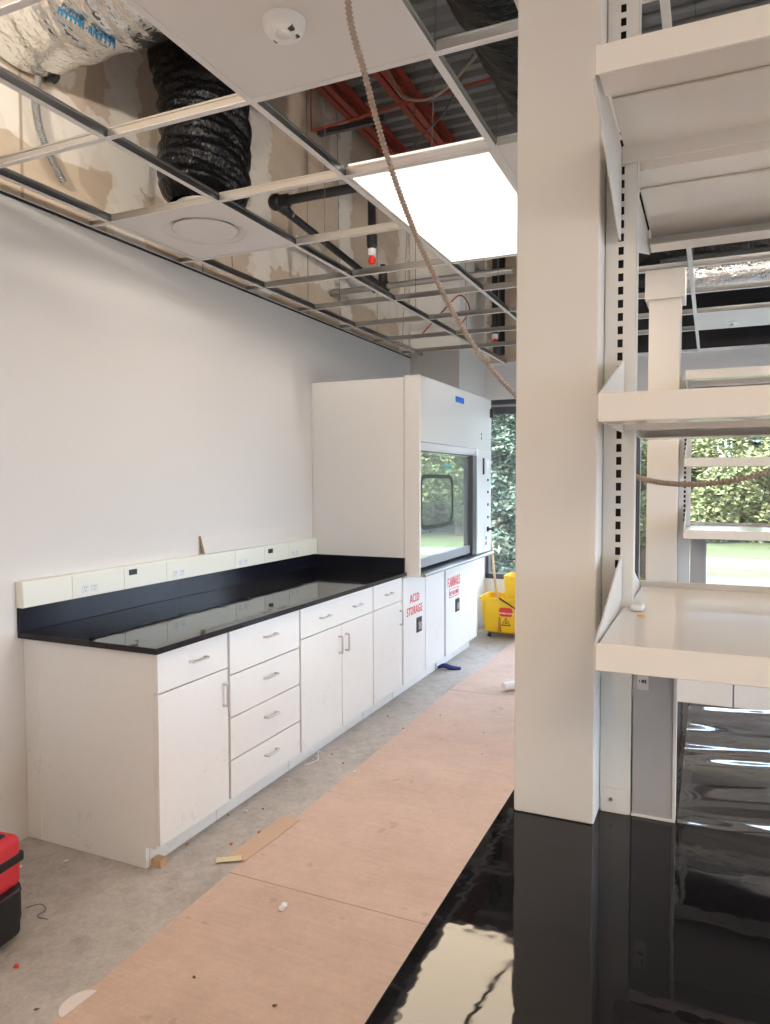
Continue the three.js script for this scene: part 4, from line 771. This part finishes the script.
// ------------------------------------------------------------------ outside
structure('ground_lawn', 'mown lawn outside the windows', bx(-60, 60, -0.6, -0.35, -90, 40), M.grass);
structure('road_surface', 'pale concrete pavement outside the windows', bx(-60, 60, -0.36, -0.34, -15.4, -10.2), M.pavement);
structure('added_paving', 'added unseen grey paving beside the right wall that cuts green bounce', bx(XR + 0.3, 40, -0.36, -0.33, -10, 30), M.pavement);  // unseen paving added to reduce green light bouncing off the lawn
structure('sidewalk', 'narrow pale sidewalk across the lawn', bx(-60, 60, -0.36, -0.335, -19.0, -17.2), M.sidewalk);
function leafMass(n, place, size, tint) {
  const pos = new Float32Array(n * 9), col = new Float32Array(n * 9), q = new THREE.Quaternion(), e = new THREE.Euler();
  for (let i = 0; i < n; i++) {
    const p = place(), s = size * rr(0.6, 1.4); e.set(rr(-0.9, 0.9), rnd() * 6.28, rr(-0.9, 0.9)); q.setFromEuler(e);
    const k = rr(0.65, 1.3), w = rr(-0.015, 0.025);
    [[-0.5, 0, 0.5], [0.5, 0, 0.5], [0, 0.15, -0.8]].forEach(([x, y, z], j) => { const v = V(x * s, y * s, z * s).applyQuaternion(q).add(p); pos.set([v.x, v.y, v.z], i * 9 + j * 3); col.set([(tint[0] + w) * k, tint[1] * k, tint[2] * k], i * 9 + j * 3); });
  }
  const g = new THREE.BufferGeometry(); g.setAttribute('position', new THREE.BufferAttribute(pos, 3)); g.setAttribute('color', new THREE.BufferAttribute(col, 3)); g.computeVertexNormals();
  return g;
}
function tree(x, z, h, r, kind, label, tint, n) {
  const y = -0.35, o = thing(kind === 'conifer' ? 'conifer_tree' : 'leafy_tree', label, 'tree', [x, y, z], 'trees beyond the windows');
  part(o, 'trunk', cyl(V(x, y, z), V(x, y + h * 0.8, z), 0.16, 10, 0.05), M.bark);
  const lobes = Array.from({ length: 16 }, () => { const t = rnd() * 6.28, u = rr(0.3, 1), v = rr(0.08, 0.9); return [Math.cos(t) * r * 0.6 * u, h * v, Math.sin(t) * r * 0.6 * u, r * rr(0.3, 0.5)]; });
  const place = kind === 'conifer' ? () => { const f = Math.pow(rnd(), 1.6), yy = h * (0.06 + 0.94 * f), lay = Math.floor(f * 14) / 14, rad = r * (1 - f) * (0.55 + 0.45 * (1 - (f - lay) * 14)), t = rnd() * 6.28, d = rad * Math.sqrt(rr(0.35, 1)) * (0.8 + 0.25 * Math.sin(t * 5 + lay * 40)); return V(x + Math.cos(t) * d, y + yy - d * 0.22, z + Math.sin(t) * d); }
    : () => { const L = lobes[Math.floor(rnd() * 16)], t = rnd() * 6.28, c = rr(-1, 1), s = Math.sqrt(1 - c * c), d = L[3] * Math.cbrt(rr(0.3, 1)); return V(x + L[0] + Math.cos(t) * s * d, y + L[1] + c * d * 0.85, z + L[2] + Math.sin(t) * s * d); };
  const dist = Math.hypot(x, z); part(o, 'foliage', leafMass(Math.round(n * Math.min(1.6, 24 / dist)), place, (kind === 'conifer' ? 0.125 : 0.10) * dist / 25, tint), M.leaf);
}
const blue = [0.085, 0.125, 0.085], green = [0.11, 0.145, 0.06], lime = [0.15, 0.175, 0.075];
const C = 'tall blue green conifer on the lawn beyond the windows', D = 'rounded leafy tree on the lawn beyond the windows', B = 'low bushy yellow green tree on the lawn beyond the windows';
for (const [x, z, h, r] of [[1.6, -35, 5.5, 2.2], [-9.4, -27, 11, 3.4], [-5.9, -22.5, 10, 3.0], [-7.3, -24, 12, 3.2], [6.2, -27, 10, 3.2], [9.6, -28, 11, 3.4], [13.5, -30, 11, 3.6], [-3.2, -29, 10, 3.2], [-4.15, -13.2, 8, 1.9]]) tree(x, z, h, r, 'conifer', z > -15 ? 'big conifer close outside the window behind the fume hood' : C, blue, 42000);
for (const [x, z, h, r] of [[-1.6, -26, 3.6, 2.0], [4.0, -23.5, 4.8, 2.5], [7.9, -24, 5.5, 2.7]]) tree(x, z, h, r, 'leafy', D, green, 36000);
for (const [x, z, h, r] of [[0.7, -24.5, 3.1, 1.9], [2.9, -27, 3.3, 2.0], [-0.9, -30, 4.2, 2.0], [-4.3, -24, 3.4, 2.0], [11, -22, 4, 2.3], [-0.82, -9.9, 2.6, 0.42]]) tree(x, z, h, r, 'bush', z > -15 ? 'slim shrub growing right outside the window wall' : B, lime, 36000);

renderer.render(scene, camera);
